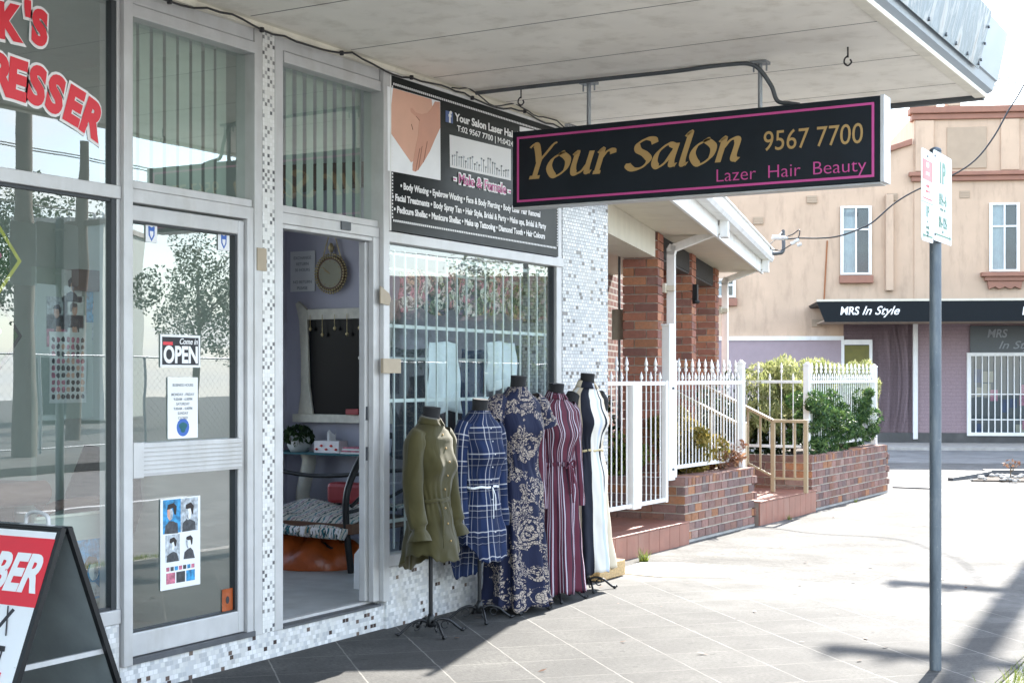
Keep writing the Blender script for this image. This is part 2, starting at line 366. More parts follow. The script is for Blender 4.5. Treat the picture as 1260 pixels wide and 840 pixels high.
# ------------------------------------------------------------------ mesh building
WORLD = {}
def frame(loc, ang=0.0): return Matrix.Translation(Vector(loc)) @ Matrix.Rotation(ang, 4, 'Z')
class MB:
    def __init__(s, M=None):
        s.M = M or Matrix.Identity(4); s.v = []; s.f = []; s.m = []; s.uv = []; s.c = []; s.s = []
    def add(s, verts, faces, m=0, uvs=None, col=None, smooth=False):
        b = len(s.v); vs = [Vector(p) for p in verts]
        for fi, f in enumerate(faces):
            if uvs is not None: q = [uvs[i] for i in f] if not isinstance(uvs, dict) else uvs[fi]
            else:
                nn = Vector((0, 0, 0))
                for i in range(1, len(f) - 1): nn += (vs[f[i]] - vs[f[0]]).cross(vs[f[i + 1]] - vs[f[0]])
                ax = max(range(3), key=lambda k: abs(nn[k]))
                q = [((p.y, p.z), (p.x, p.z), (p.x, p.y))[ax] for p in (vs[i] for i in f)]
            s.uv.append(q); s.f.append([i + b for i in f]); s.m.append(m); s.c.append(col); s.s.append(smooth)
        s.v += [s.M @ p for p in vs]
        return s
    def box(s, x0, x1, y0, y1, z0, z1, m=0, col=None):
        v = [(x, y, z) for x in (x0, x1) for y in (y0, y1) for z in (z0, z1)]
        return s.add(v, [(0, 1, 3, 2), (4, 6, 7, 5), (0, 4, 5, 1), (2, 3, 7, 6), (0, 2, 6, 4), (1, 5, 7, 3)], m, None, col)
    def prism(s, poly, plane, lo, hi, m=0, col=None):
        def P(a, b, c): return {'xz': (a, c, b), 'yz': (c, a, b), 'xy': (a, b, c)}[plane]
        n = len(poly)
        v = [P(a, b, lo) for a, b in poly] + [P(a, b, hi) for a, b in poly]
        f = [tuple(range(n)), tuple(range(2 * n - 1, n - 1, -1))] + [(i, i + n, (i + 1) % n + n, (i + 1) % n) for i in range(n)]
        return s.add(v, f, m, None, col)
    def bar(s, a, b, w, h, m=0, up=(0, 0, 1), col=None):
        a, b = Vector(a), Vector(b); d = (b - a).normalized(); u = Vector(up)
        if abs(d.dot(u)) > .98: u = Vector((1, 0, 0))
        x = d.cross(u).normalized() * w / 2; y = x.cross(d).normalized() * h / 2
        v = [a - x - y, a + x - y, a + x + y, a - x + y, b - x - y, b + x - y, b + x + y, b - x + y]
        return s.add(v, [(0, 3, 2, 1), (4, 5, 6, 7), (0, 1, 5, 4), (1, 2, 6, 5), (2, 3, 7, 6), (3, 0, 4, 7)], m, None, col)
    def tube(s, pts, r, n=8, m=0, smooth=True, cap=True, uvr=None, fold=None, col=None):
        pts = [Vector(p) for p in pts]; k = len(pts)
        rs = r if isinstance(r, (list, tuple)) else [r] * k
        verts = []; uvs = []; L = 0; ref = None
        for i, p in enumerate(pts):
            d = (pts[min(i + 1, k - 1)] - pts[max(i - 1, 0)])
            d = d.normalized() if d.length > 1e-9 else Vector((0, 0, 1))
            if ref is None:
                ref = Vector((0, 0, 1)) if abs(d.z) < .9 else Vector((1, 0, 0))
            x = (ref - d * ref.dot(d)).normalized(); ref = x; y = d.cross(x)
            if i: L += (p - pts[i - 1]).length
            for j in range(n + (1 if uvr else 0)):
                a = 2 * math.pi * j / n; rr = rs[i] if not isinstance(rs[i], tuple) else 1
                rx, ry = (rs[i] if isinstance(rs[i], tuple) else (rr, rr))
                q = 1 + (fold(i / (k - 1), a) if fold else 0)
                verts.append(p + x * (math.cos(a) * rx * q) + y * (math.sin(a) * ry * q))
                uvs.append(((a * (uvr or rr)), -L))
        w = n + (1 if uvr else 0); f = []
        for i in range(k - 1):
            for j in range(n):
                j2 = j + 1 if uvr else (j + 1) % n
                f.append((i * w + j, i * w + j2, (i + 1) * w + j2, (i + 1) * w + j))
        s.add(verts, f, m, uvs, col, smooth)
        if cap:
            s.add([verts[j] for j in range(n)], [tuple(range(n - 1, -1, -1))], m, None, col)
            s.add([verts[(k - 1) * w + j] for j in range(n)], [tuple(range(n))], m, None, col)
        return s
    def cyl(s, a, b, r, n=12, m=0, r2=None): return s.tube([a, b], [r, r if r2 is None else r2], n, m)
    def lathe(s, prof, c=(0, 0, 0), n=16, m=0, smooth=True):
        c = Vector(c); k = len(prof); v = []
        for r, z in prof:
            for j in range(n):
                a = 2 * math.pi * j / n; v.append(c + Vector((r * math.cos(a), r * math.sin(a), z)))
        f = [(i * n + j, i * n + (j + 1) % n, (i + 1) * n + (j + 1) % n, (i + 1) * n + j) for i in range(k - 1) for j in range(n)]
        f += [tuple(range(n - 1, -1, -1)), tuple((k - 1) * n + j for j in range(n))]
        return s.add(v, f, m, None, None, smooth)
    def sheet(s, fn, nu, nv, m=0, uvf=None, thick=0, smooth=True):
        v = [fn(i / nu, j / nv) for j in range(nv + 1) for i in range(nu + 1)]
        uv = [uvf(i / nu, j / nv) for j in range(nv + 1) for i in range(nu + 1)] if uvf else None
        w = nu + 1
        f = [(j * w + i, j * w + i + 1, (j + 1) * w + i + 1, (j + 1) * w + i) for j in range(nv) for i in range(nu)]
        return s.add(v, f, m, uv, None, smooth)
    def poly(s, pts, m=0): return s.add(pts, [tuple(range(len(pts)))], m)
    def text(s, body, size, O, ux, uy, m=0, bold=0.0, shear=0.0, width=None, align='LEFT', ext=.0008, sx=1.0, rot=0.0, space=1.0, lift=.002):
        cu = bpy.data.curves.new('lettering', 'FONT'); cu.body = body; cu.size = size; cu.offset = bold; cu.shear = shear
        cu.extrude = ext; cu.resolution_u = 4; cu.space_character = space; cu.fill_mode = 'FRONT' if ext == 0 else 'BOTH'
        ob = bpy.data.objects.new('lettering_tmp', cu); COL.objects.link(ob)
        bpy.context.view_layer.update()
        dg = bpy.context.evaluated_depsgraph_get()
        me = bpy.data.meshes.new_from_object(ob.evaluated_get(dg))
        vs = [p.co.copy() for p in me.vertices]; fs = [tuple(p.vertices) for p in me.polygons]
        bpy.data.objects.remove(ob); bpy.data.curves.remove(cu); bpy.data.meshes.remove(me)
        if not vs: return s
        x0 = min(p.x for p in vs); x1 = max(p.x for p in vs)
        k = sx
        if width: k = width / (x1 - x0)
        off = {'LEFT': x0, 'CENTER': (x0 + x1) / 2, 'RIGHT': x1}[align]
        O, ux, uy = Vector(O), Vector(ux), Vector(uy); nz = ux.cross(uy)
        cr, sr = math.cos(rot), math.sin(rot)
        out = []
        for p in vs:
            a, b = (p.x - off) * k, p.y
            a, b = a * cr - b * sr, a * sr + b * cr
            out.append(O + ux * a + uy * b + nz * (p.z + lift))
        return s.add(out, fs, m)
    def build(s, name, mats, parent=None, origin=None, smooth_angle=None, bevel=0, solid=0, fixn=True):
        if isinstance(mats, str): mats = [mats]
        me = bpy.data.meshes.new(name)
        if parent is not None: W = WORLD[parent.name]
        else:
            if origin is None:
                xs = [p.x for p in s.v]; ys = [p.y for p in s.v]; zs = [p.z for p in s.v]
                origin = ((min(xs) + max(xs)) / 2, (min(ys) + max(ys)) / 2, min(zs))
            W = Matrix.Translation(Vector(origin))
        inv = W.inverted()
        me.from_pydata([inv @ p for p in s.v], [], s.f)
        ul = me.uv_layers.new(name='UVMap'); k = 0
        flat = []
        for q in s.uv:
            for a in q: flat += [a[0], a[1]]
        ul.data.foreach_set('uv', flat)
        me.polygons.foreach_set('material_index', s.m)
        me.polygons.foreach_set('use_smooth', s.s)
        if any(c is not None for c in s.c):
            ca = me.color_attributes.new('Col', 'FLOAT_COLOR', 'CORNER'); fl = []
            for c, f in zip(s.c, s.f):
                c = c or (.5, .5, .5)
                fl += [c[0], c[1], c[2], 1.0] * len(f)
            ca.data.foreach_set('color', fl)
        for mm in mats: me.materials.append(MATS[mm])
        me.update()
        if fixn:
            bm = bmesh.new(); bm.from_mesh(me); bmesh.ops.recalc_face_normals(bm, faces=bm.faces); bm.to_mesh(me); bm.free()
        o = bpy.data.objects.new(name, me); COL.objects.link(o)
        if parent is not None: o.parent = parent
        else: o.matrix_world = W
        WORLD[o.name] = W
        if solid:
            md = o.modifiers.new('thickness', 'SOLIDIFY'); md.thickness = solid; md.offset = 0
        if bevel:
            md = o.modifiers.new('edges', 'BEVEL'); md.width = bevel; md.segments = 2; md.limit_method = 'ANGLE'; md.angle_limit = RAD(40)
        return o
def tag(o, label=None, cat=None, group=None, kind=None):
    if label: o['label'] = label
    if cat: o['category'] = cat
    if group: o['group'] = group
    if kind: o['kind'] = kind
    return o
def thing(name, label, cat, loc=(0, 0, 0), ang=0.0, group=None):
    o = bpy.data.objects.new(name, None); COL.objects.link(o); o.empty_display_size = .1
    W = frame(loc, ang); o.matrix_world = W; WORLD[o.name] = W
    return tag(o, label, cat, group)
def struct(o): o['kind'] = 'structure'; return o
def copy_thing(o, delta, label, name=None):
    def rec(a, par):
        c = a.copy(); COL.objects.link(c)
        if par is not None: c.parent = par
        for ch in [x for x in bpy.data.objects if x.parent == a]: rec(ch, c)
        return c
    c = rec(o, None); c.location = Vector(o.location) + Vector(delta); c['label'] = label
    return c
def crom(ps, n=8, closed=False):
    ps = [Vector(p) for p in ps]; out = []; k = len(ps)
    rng = range(k if closed else k - 1)
    for i in rng:
        p0 = ps[(i - 1) % k] if closed or i > 0 else ps[0] * 2 - ps[1]
        p1 = ps[i]; p2 = ps[(i + 1) % k]
        p3 = ps[(i + 2) % k] if closed or i + 2 < k else ps[-1] * 2 - ps[-2]
        for j in range(n):
            t = j / n
            out.append(.5 * ((2 * p1) + (p2 - p0) * t + (2 * p0 - 5 * p1 + 4 * p2 - p3) * t * t + (3 * p1 - p0 - 3 * p2 + p3) * t ** 3))
    if not closed: out.append(ps[-1])
    return out
def nib(mb, strokes, O, ux, uy, sc_, m, shear=.2, w=.27, ang=40, tmin=.07, lift=.0, closed=()):
    """broad-nib lettering: each stroke a ribbon as wide as a slanted pen makes it"""
    nv = Vector((math.cos(RAD(ang)), math.sin(RAD(ang)))); O, ux, uy = Vector(O), Vector(ux), Vector(uy); nz = ux.cross(uy)
    for si, st in enumerate(strokes):
        pts = crom([(a, b, 0) for a, b in st], 9, st[0] == st[-1] and len(st) > 3) if len(st) > 2 else [Vector((*st[0], 0)), Vector((*st[1], 0))]
        v = []; k = len(pts)
        for i, p in enumerate(pts):
            d = pts[min(i + 1, k - 1)] - pts[max(i - 1, 0)]; d = Vector((d.x, d.y)).normalized()
            hw = max(w * abs(d.x * nv.y - d.y * nv.x), tmin) / 2; nn = Vector((-d.y, d.x))
            for sg in (1, -1):
                a, b = p.x + nn.x * hw * sg, p.y + nn.y * hw * sg
                v.append(O + ux * ((a + b * shear) * sc_) + uy * (b * sc_) + nz * (lift + .0003 * si))
        mb.add(v, [(2 * i, 2 * i + 1, 2 * i + 3, 2 * i + 2) for i in range(k - 1)], m)
def leaf_cloud(mb, centre, rad, n, size, m=0, stretch=(1, 1, 1), up=0.0, hollow=.55, shade=(0, 1), asp=1.9, clumps=None, rng=random):
    cx, cy, cz = centre
    cl = clumps or [(0, 0, 0, 1)]
    for _ in range(n):
        a = rng.choice(cl)
        while True:
            d = Vector((rng.uniform(-1, 1), rng.uniform(-1, 1), rng.uniform(-1, 1)))
            if 0.05 < d.length < 1: break
        r = d.length ** .4 if hollow else d.length
        d = d.normalized() * r * a[3] + Vector(a[:3])
        p = Vector((cx + d.x * rad * stretch[0], cy + d.y * rad * stretch[1], cz + d.z * rad * stretch[2]))
        t = Vector((rng.gauss(0, 1), rng.gauss(0, 1), rng.gauss(0, 1) + up)).normalized() * size * rng.uniform(.6, 1.4)
        q = t.cross(Vector((rng.gauss(0, 1), rng.gauss(0, 1), rng.gauss(0, 1)))).normalized() * (t.length / asp)
        c = min(1, max(0, rng.uniform(*shade)))
        mb.add([p - t * .5, p + q * .5, p + t * .6, p - q * .5], [(0, 1, 2, 3)], m, None, (c, c, c))
    return mb

BR_RED = [(.36, .15, .095), (.29, .125, .09), (.38, .165, .1), (.22, .105, .085), (.33, .14, .1), (.42, .19, .105)]
BR_MIX = [(.28, .14, .1), (.25, .14, .12), (.2, .13, .12), (.36, .17, .09), (.29, .165, .14), (.19, .13, .122), (.3, .19, .16), (.27, .155, .13), (.25, .15, .13), (.24, .135, .105)]
def bricks(mb, face, o, L, H, pal, bl=.24, bh=.086, gap=.013, depth=.04, m=0, soldier=False, off=.5, rng=random):
    """bricks on one wall face: o = lower corner, face = (along, outward) unit vectors; each brick a small box with its own colour"""
    al, ou = Vector(face[0]), Vector(face[1]); o = Vector(o); rows = max(1, round(H / bh)); bh = H / rows
    for r in range(rows):
        top = soldier and r == rows - 1
        ll = .085 if top else bl
        x = -(ll * off if r % 2 and not top else 0)
        while x < L - .005:
            x0, x1 = max(x, 0), min(x + ll - gap, L)
            if x1 - x0 > .015:
                c = rng.choice(pal); k = rng.uniform(.85, 1.2); c = tuple(q * k for q in c)
                j = rng.uniform(-.0025, .0025)
                z0, z1 = r * bh + gap / 2, (r + 1) * bh - gap / 2
                a, b = o + al * x0 + Vector((0, 0, z0)), o + al * x1 + Vector((0, 0, z0))
                up = Vector((0, 0, z1 - z0)); out = ou * (.002 + j * .7); inn = ou * (-depth)
                v = [a + inn, b + inn, b + inn + up, a + inn + up, a + out, b + out, b + out + up, a + out + up]
                mb.add(v, [(4, 5, 6, 7), (0, 4, 7, 3), (5, 1, 2, 6), (7, 6, 2, 3), (0, 1, 5, 4)], m, None, c)
            x += ll
    return mb

# ------------------------------------------------------------------ camera, light, sky
cam = bpy.data.cameras.new('camera'); cam.lens = 50.0; cam.sensor_width = 36; cam.clip_end = 3000; cam.clip_start = .05
cam.shift_y = (467 - 420) / 1260
co = bpy.data.objects.new('camera', cam); COL.objects.link(co)
co.location = CAM; co.rotation_euler = (RAD(90), 0, RAD(30)); sc.camera = co
SUN_EL, SUN_AZ = RAD(37), RAD(5)          # the sun stands over the far end of the street, a little towards the house side
sd = Vector((-math.sin(SUN_AZ) * math.cos(SUN_EL), math.cos(SUN_AZ) * math.cos(SUN_EL), math.sin(SUN_EL)))
sl = bpy.data.lights.new('sun', 'SUN'); sl.energy = 3.3; sl.angle = RAD(.55); sl.color = (1, .95, .87)
so = bpy.data.objects.new('sun', sl); COL.objects.link(so); so.rotation_euler = sd.to_track_quat('Z', 'Y').to_euler(); so.location = (0, 0, 30)
w = bpy.data.worlds.new('World'); sc.world = w; w.use_nodes = True
t = NT(w)
sky = t.n('ShaderNodeTexSky', sky_type='NISHITA', sun_disc=False, sun_elevation=SUN_EL, sun_rotation=-SUN_AZ, air_density=1.0, dust_density=.4, ozone_density=1.5)
gen = t.n('ShaderNodeTexCoord').outputs['Generated']
gx, gy, gz = t.xyz(gen)
den = t.math('ADD', t.math('ABSOLUTE', gz), .18)
pv = t.n('ShaderNodeCombineXYZ', {0: t.math('DIVIDE', gx, den), 1: t.math('DIVIDE', gy, den), 2: 0.0}).outputs[0]
cn = t.noise(pv, 1.15, 8, .58, .3)
cf = t.ramp(cn, [(.46, (0, 0, 0)), (.62, (1, 1, 1))])
cl = t.ramp(cn, [(.5, (3.6, 3.8, 4.1)), (.75, (6.5, 6.5, 6.5))])
cl = t.n('ShaderNodeVectorMath', {0: cl, 'Scale': .95}, operation='SCALE').outputs[0]
skc = t.mix(t.math('MULTIPLY', cf, .85), sky.outputs[0], cl)
hz_ = t.math('POWER', t.math('SUBTRACT', 1, t.math('ABSOLUTE', gz), True), 7)
skc = t.mix(t.math('MULTIPLY', hz_, .88), skc, (2.9, 3.35, 3.9))
skc = t.mix(1.0, skc, (1.06, 1.0, .92), 'MULTIPLY')
bg = t.n('ShaderNodeBackground', {'Color': skc, 'Strength': .15})
t.n('ShaderNodeOutputWorld', {0: bg.outputs[0]})
sc.view_settings.view_transform = 'Standard'; sc.view_settings.look = 'None'; sc.view_settings.gamma = 1; sc.view_settings.exposure = 2.68
sc.view_settings.use_curve_mapping = False
sc.render.engine = 'CYCLES'; sc.cycles.max_bounces = 10; sc.cycles.transparent_max_bounces = 16; sc.cycles.use_denoising = True
sc.cycles.diffuse_bounces = 5; sc.cycles.glossy_bounces = 4; sc.cycles.caustics_reflective = False; sc.cycles.caustics_refractive = False
sc.cycles.sample_clamp_indirect = 8
# ------------------------------------------------------------------ ground, roads, paths
struct(MB().box(-60, 90, -60, 140, -.5, -.13).build('ground', 'asphalt'))
struct(MB().box(-12, 3.52, -8, 24.2, -.3, 0).build('footpath', 'concrete'))
struct(MB().box(-.0, 3.5, -8, 10.25, .0, .004).build('paved_path', 'paving'))
struct(MB().box(3.52, 3.68, -8, 24.2, -.3, .0).build('kerb', 'kerb_concrete', bevel=.02))
struct(MB().box(3.7, 14, -40, 60, -.13, -.125).build('road', 'old_asphalt'))
mb = MB()
for y in range(-30, 60, 6): mb.box(8.8, 8.92, y, y + 3, -.125, -.12)
struct(mb.build('road_markings', 'white_paint'))
struct(MB().box(14, 17, -40, 60, -.13, .02).build('far_footpath', 'concrete'))
struct(MB().prism([(.08, 9.95), (.55, 9.9), (1.0, 10.15), (.9, 10.62), (.35, 10.75), (.05, 10.6)], 'xy', -.02, .009).build('concrete_patch_pavement', 'patch_concrete'))

# ------------------------------------------------------------------ the shop building
S = thing('shop_building', 'row of two shops with aluminium shopfronts and white mosaic tiled walls', 'building', (0, 5, 0))
YL0 = 1.2
# structural walls
MB().box(-4.7, .0, YL0, 9.3, 3.42, 5.2).box(-4.7, -.02, 9.3, 10.05, 3.42, 5.2).build('upper_wall', 'sand_render', S)
MB().box(-4.75, -.1, YL0, 10.0, 5.2, 5.32).build('roof', 'slate_roof', S)
MB().box(-4.7, -.32, 9.93, 10.05, -.1, 3.42).build('end_wall', 'painted_brick', S)
MB().box(-4.6, -.13, 5.9, 6.0, .0, 3.42).build('party_wall', 'wall_pale', S)
MB().box(-4.7, -4.6, YL0, 5.9, 0, .8).box(-4.7, -4.6, YL0, 5.9, 3.25, 3.42).box(-4.7, -4.6, YL0, 1.5, .8, 3.25).box(-4.7, -4.6, 3.6, 5.9, .8, 3.25).box(-4.68, -4.62, 3.5, 3.58, .8, 3.25).build('back_wall', 'wall_pale', S)  # rear opening added out of view, lets daylight brighten the hairdresser room
MB().box(-4.7, -.3, YL0, YL0 + .1, 0, 3.42).build('side_wall', 'wall_pale', S)
MB().box(-4.55, -.02, YL0 + .05, 5.9, -.05, .14).build('shop_floor', 'lino', S)
MB().box(-4.6, -.02, YL0, 5.95, 3.3, 3.41).box(-3.05, -.02, 5.95, 9.9, 3.3, 3.41).build('room_ceiling', 'ceiling_white', S)
MB().box(-3.05, -2.95, 6.0, 9.9, 0, .8).box(-3.05, -2.95, 6.0, 9.9, 3.2, 3.3).box(-3.05, -2.95, 9.3, 9.9, .8, 3.2).box(-3.05, -2.95, 6.0, 6.2, .8, 3.2).box(-2.95, -.35, 9.76, 9.86, .1, 3.3).box(-2.95, -.13, 6.0, 6.015, .1, 3.3).build('salon_wall', 'wall_lavender', S)  # unseen gap in the rear wall, added to bring sky light into the salon
MB().box(-2.95, -.06, 6.0, 9.8, -.05, .155).build('salon_floor', 'lino', S)
# tiled fronts
MB().box(-.16, -.005, YL0, 4.88, -.05, .35).build('tiled_base', 'mosaic_base', S)
MB().box(-.16, .0, 4.88, 7.03, -.05, .145).build('tiled_sill', 'mosaic_base', S)
MB().box(-.16, .02, 7.03, 9.28, -.05, .37).build('tiled_base', 'mosaic_base', S)
MB().box(-.12, .004, 5.905, 6.005, .145, 3.36).build('tiled_pillar', 'mosaic_pillar', S)
MB().box(-.33, .012, 9.3, 10.06, -.05, 3.42).build('tiled_pillar', 'mosaic_end', S)
MB().box(-.12, .006, 5.84, 5.902, .145, 3.36).box(-.12, .006, 6.008, 6.075, .145, 3.36).build('pillar_trim', 'aluminium', S, bevel=.003)
# cornice under the canopy
MB().box(-.1, .03, YL0, 9.3, 3.36, 3.42).box(.03, .07, YL0, 9.3, 3.39, 3.42).build('cornice', 'soffit_edge', S)
# hairdresser window
wd = MB().add([(-.03, YL0, .42), (-.03, 4.84, .42), (-.03, 4.84, 2.35), (-.03, YL0, 2.35)], [(0, 1, 2, 3)]).build('window', 'glass', S, fixn=False)
MB().box(-.1, .004, YL0, 4.884, .352, .42).build('sill', 'aluminium', wd, bevel=.004)
MB().box(-.1, .004, YL0, 4.884, 2.35, 2.412).build('frame', 'aluminium', wd, bevel=.004)
MB().box(-.045, -.015, YL0, 4.835, 2.335, 2.3499).box(-.045, -.015, YL0, 4.835, .4201, .432).box(-.045, -.01, 4.835, 4.8645, .4201, 2.3499).build('seal', 'dark_seal', wd)
wu = MB().add([(-.03, YL0, 2.41), (-.03, 4.84, 2.41), (-.03, 4.84, 3.3), (-.03, YL0, 3.3)], [(0, 1, 2, 3)]).build('window', 'glass', S, fixn=False)
MB().box(-.1, 0, YL0, 4.878, 3.28, 3.36).build('frame', 'aluminium', wu, bevel=.004)
MB().box(-.045, -.01, 4.835, 4.8645, 2.4121, 3.28).build('seal', 'dark_seal', wu)
MB().box(-.12, -.004, 4.865, 4.886, .35, 3.36).box(-.1, .02, 4.886, 4.945, .145, 3.36).build('mullion', 'aluminium', S, bevel=.004)
# window lettering
lt_w, lt_r = MB(), MB()
def letter(ch, px, py, size, rot):
    y, z = FA(px, py, -.028)
    for mbx, b, l in ((lt_w, .026, .001), (lt_r, .013, .0045)):
        mbx.text(ch, size, (-.0285, y, z), (0, 1, 0), (0, 0, 1), 0, b, 0, None, 'CENTER', .0003, .86, RAD(rot), 1, l + (py % 3) * .0012)
for ch, px, py, sz, r in (("K", 12, 47, .2, 2), ("'", 33, 44, .2, 0), ("S", 47, 53, .2, -3), ("R", 2, 115, .235, -2), ("E", 20, 120, .23, -5), ("S", 42.5, 126, .225, -9), ("S", 64, 136, .225, -13), ("E", 86, 149, .22, -17), ("R", 109, 165, .22, -22)):
    letter(ch, px, py, sz, r)
L1 = lt_w.build('lettering_outline', 'white_vinyl', wu, fixn=False); L2 = lt_r.build('lettering', 'red_vinyl', wu, fixn=False)
# hairdresser door with its transom light
D = MB().add([(-.05, 4.95, .285), (-.05, 5.745, .285), (-.05, 5.745, 2.265), (-.05, 4.95, 2.265)], [(0, 1, 2, 3)]).build('shop_door', 'glass', S, fixn=False)
MB().box(-.075, -.02, 5.74, 5.785, .175, 2.335).box(-.075, -.02, 4.948, 5.74, 2.262, 2.335).box(-.075, -.02, 4.948, 5.74, .175, .288).build('door_frame', 'aluminium', D, bevel=.005)
pr_ = MB().box(-.07, .004, 5.02, 5.739, 1.035, 1.195)
for k in range(7): pr_.box(.004, .009, 5.02, 5.735, 1.045 + k * .021, 1.056 + k * .021)
pr_.box(-.07, .018, 4.95, 5.018, 1.03, 1.2)
pr_.build('push_bar', 'aluminium', D, bevel=.003)
MB().box(-.068, -.03, 5.726, 5.7395, .2881, 1.0349).box(-.068, -.03, 5.726, 5.7395, 1.1951, 2.2619).box(-.068, -.03, 4.948, 5.726, 2.252, 2.2619).box(-.068, -.03, 4.948, 5.726, .2881, .297).build('seal', 'dark_seal', D)
MB().box(-.1, .0, 5.79, 5.84, .145, 2.35).box(-.1, .0, 4.948, 5.84, 2.345, 2.41).build('door_jamb', 'aluminium', S, bevel=.004)
MB().box(-.12, .012, 4.95, 5.84, .146, .172).build('threshold', 'threshold', S)
def transom(y0, y1):
    g = MB().add([(-.06, y0, 2.45), (-.06, y1, 2.45), (-.06, y1, 3.24), (-.06, y0, 3.24)], [(0, 1, 2, 3)]).build('transom_window', 'glass', S, fixn=False)
    MB().box(-.09, -.01, y0, y1, 2.412, 2.452).build('sill', 'aluminium', g, bevel=.004)
    MB().box(-.09, .0, y0, y1, 3.29, 3.36).build('frame', 'aluminium', g, bevel=.004)
    MB().box(-.08, .012, y0, y1, 3.225, 3.285).build('pelmet', 'aluminium', g, bevel=.004)
    bl = MB(); y = y0 + .02; k = 0
    while y < y1 - .03:
        a = -(.1 if y0 < 5.5 else .2) + .05 * math.sin(k * 1.7); k += 1
        bl.bar((-.16, y + .045, 2.42), (-.16, y + .045, 3.26), .08, .002, 0, (math.cos(a), -math.sin(a), 0)); y += .094
    bl.build('blind', 'blind_vane', g)
transom(4.948, 5.838); transom(6.078, 6.985)
# salon doorway
MB().box(-.1, .0, 6.078, 6.985, 2.35, 2.41).box(-.09, -.01, 6.078, 6.93, 2.325, 2.35).box(-.04, .0, 6.925, 6.985, .176, 2.35).build('door_jamb', 'aluminium', S, bevel=.004)
sd_ = MB().box(-.09, -.045, 6.9, 6.984, .18, 2.322).build('sliding_door', 'aluminium', S, bevel=.004)
MB().box(-.05, -.036, 6.906, 6.918, 1.02, 1.1).box(-.05, -.036, 6.906, 6.918, 1.26, 1.34).build('lock_plate', 'dark_steel', sd_)
MB().box(-.14, .012, 6.078, 6.985, .146, .16).build('threshold', 'threshold', S)
MB().box(-.1, -.06, 6.078, 6.985, .16, .175).build('door_track', 'aluminium', S)
MB().box(-.12, .03, 6.988, 7.05, .17, 3.36).build('mullion', 'aluminium', S, bevel=.004)
# salon display window
sw = MB().add([(-.03, 7.05, .44), (-.03, 9.2, .44), (-.03, 9.2, 2.33), (-.03, 7.05, 2.33)], [(0, 1, 2, 3)]).build('window', 'glass_salon', S, fixn=False)
MB().box(-.08, .024, 7.05, 9.3, .372, .44).box(-.08, .024, 7.05, 9.3, 2.33, 2.395).box(-.08, .01, 9.215, 9.295, .44, 3.36).build('frame', 'aluminium', sw, bevel=.004)
MB().box(-.06, -.012, 9.195, 9.214, .44, 2.33).box(-.06, -.015, 7.05, 7.062, .44, 2.33).build('seal', 'dark_seal', sw)
bb = MB()
for k in range(18): bb.box(-.068, -.057, 7.1 + k * .121, 7.109 + k * .121, .46, 2.3)
for z in (.62, 1.36, 1.82, 2.27): bb.box(-.078, -.068, 7.05, 9.2, z, z + .022)
bb.build('security_bars', 'white_paint', sw)
MB().box(-.1, -.09, 7.05, 9.3, 2.395, 3.3).box(-.1, .012, 7.05, 9.29, 3.3, 3.36).build('sign_backing', 'aluminium', S)
# small leftovers fixed on the frames
tag(MB().box(.0061, .012, 5.855, 5.93, 2.08, 2.2).build('tape_patch', 'tape'), 'beige tape patch stuck on the pillar beside the hairdresser door', 'tape')
a, b = FA(472, 441, .03), FA(490, 459, .03)
tag(MB().box(.0301, .05, a[0] - .03, b[0], b[1], a[1]).build('door_catch', 'tape'), 'lower cream door catch box on the frame by the salon doorway', 'catch')
a, b = FA(467, 360, .03), FA(480, 374, .03)
tag(MB().prism([(a[0], b[1]), (b[0] - .02, b[1] - .01), (b[0], (a[1] + b[1]) / 2), (b[0] - .02, a[1]), (a[0], a[1] + .04)], 'yz', .0301, .038).build('tape_patch', 'tape'), 'torn pale tape scrap on the frame left of the barred window', 'tape')
a, b = FA(419, 272), FA(430, 284)
tag(MB().box(.0, .012, a[0], b[0], b[1], a[1]).build('door_closer_plate', 'dark_steel'), 'small dark plate on the head frame above the salon doorway', 'plate')

# ------------------------------------------------------------------ canopy
K = thing('shop_canopy', 'cream lined street canopy with battered metal fascia over the footpath', 'canopy', (1.4, 4, 3.39))
cp = MB(); ys = [-3.0, -2.12, -1.25, -.38, .5, 1.37, 2.24, 3.12, 3.99, 4.86, 5.73, 6.605, 7.47, 8.37, 9.28, 9.74]
for a, b in zip(ys, ys[1:]): cp.box(.07, 2.88, a + .006, b - .006, 3.39, 3.405)
ls = MB()
for a in ys[1:-1]: ls.box(.07, 2.88, a - .0059, a + .0059, 3.3905, 3.4)
ls.build('soffit_joint', 'timber_pole', K)
cp.build('soffit', 'soffit', K)
MB().box(.0, 2.9, -3, 9.74, 3.415, 3.44).build('soffit_backing', 'cable', K)
MB().box(2.88, 2.955, -3, 9.78, 3.372, 3.43).build('soffit_edge', 'soffit_edge', K, bevel=.006)
MB().prism([(2.955, 3.40), (2.99, 3.42), (3.005, 3.475), (3.02, 3.48), (3.085, 3.79), (3.04, 3.83), (2.955, 3.83)], 'xz', -3, 9.8).build('fascia', 'fascia_paint', K)
MB().prism([(3.018, 3.45), (3.1, 3.8), (3.104, 3.8), (3.022, 3.45)], 'xz', -3, 9.2).build('metal_sheet', 'weathered_foil', K)
rv = MB()
for y in (8.3, 8.55, 8.85, 9.16, 7.4, 7.9): rv.lathe([(.008, -.01), (.006, .012)], (3.03, y, 3.475), 8)
for z in (3.5, 3.6, 3.7): rv.lathe([(.007, -.008), (.006, .008)], (3.02 + (z - 3.45) * .233 + .01, 9.18, z), 8)
rv.build('rivets', 'dark_steel', K)
MB().box(.01, 2.94, 9.745, 9.79, 3.36, 3.52).build('end_trim', 'dark_steel', K)
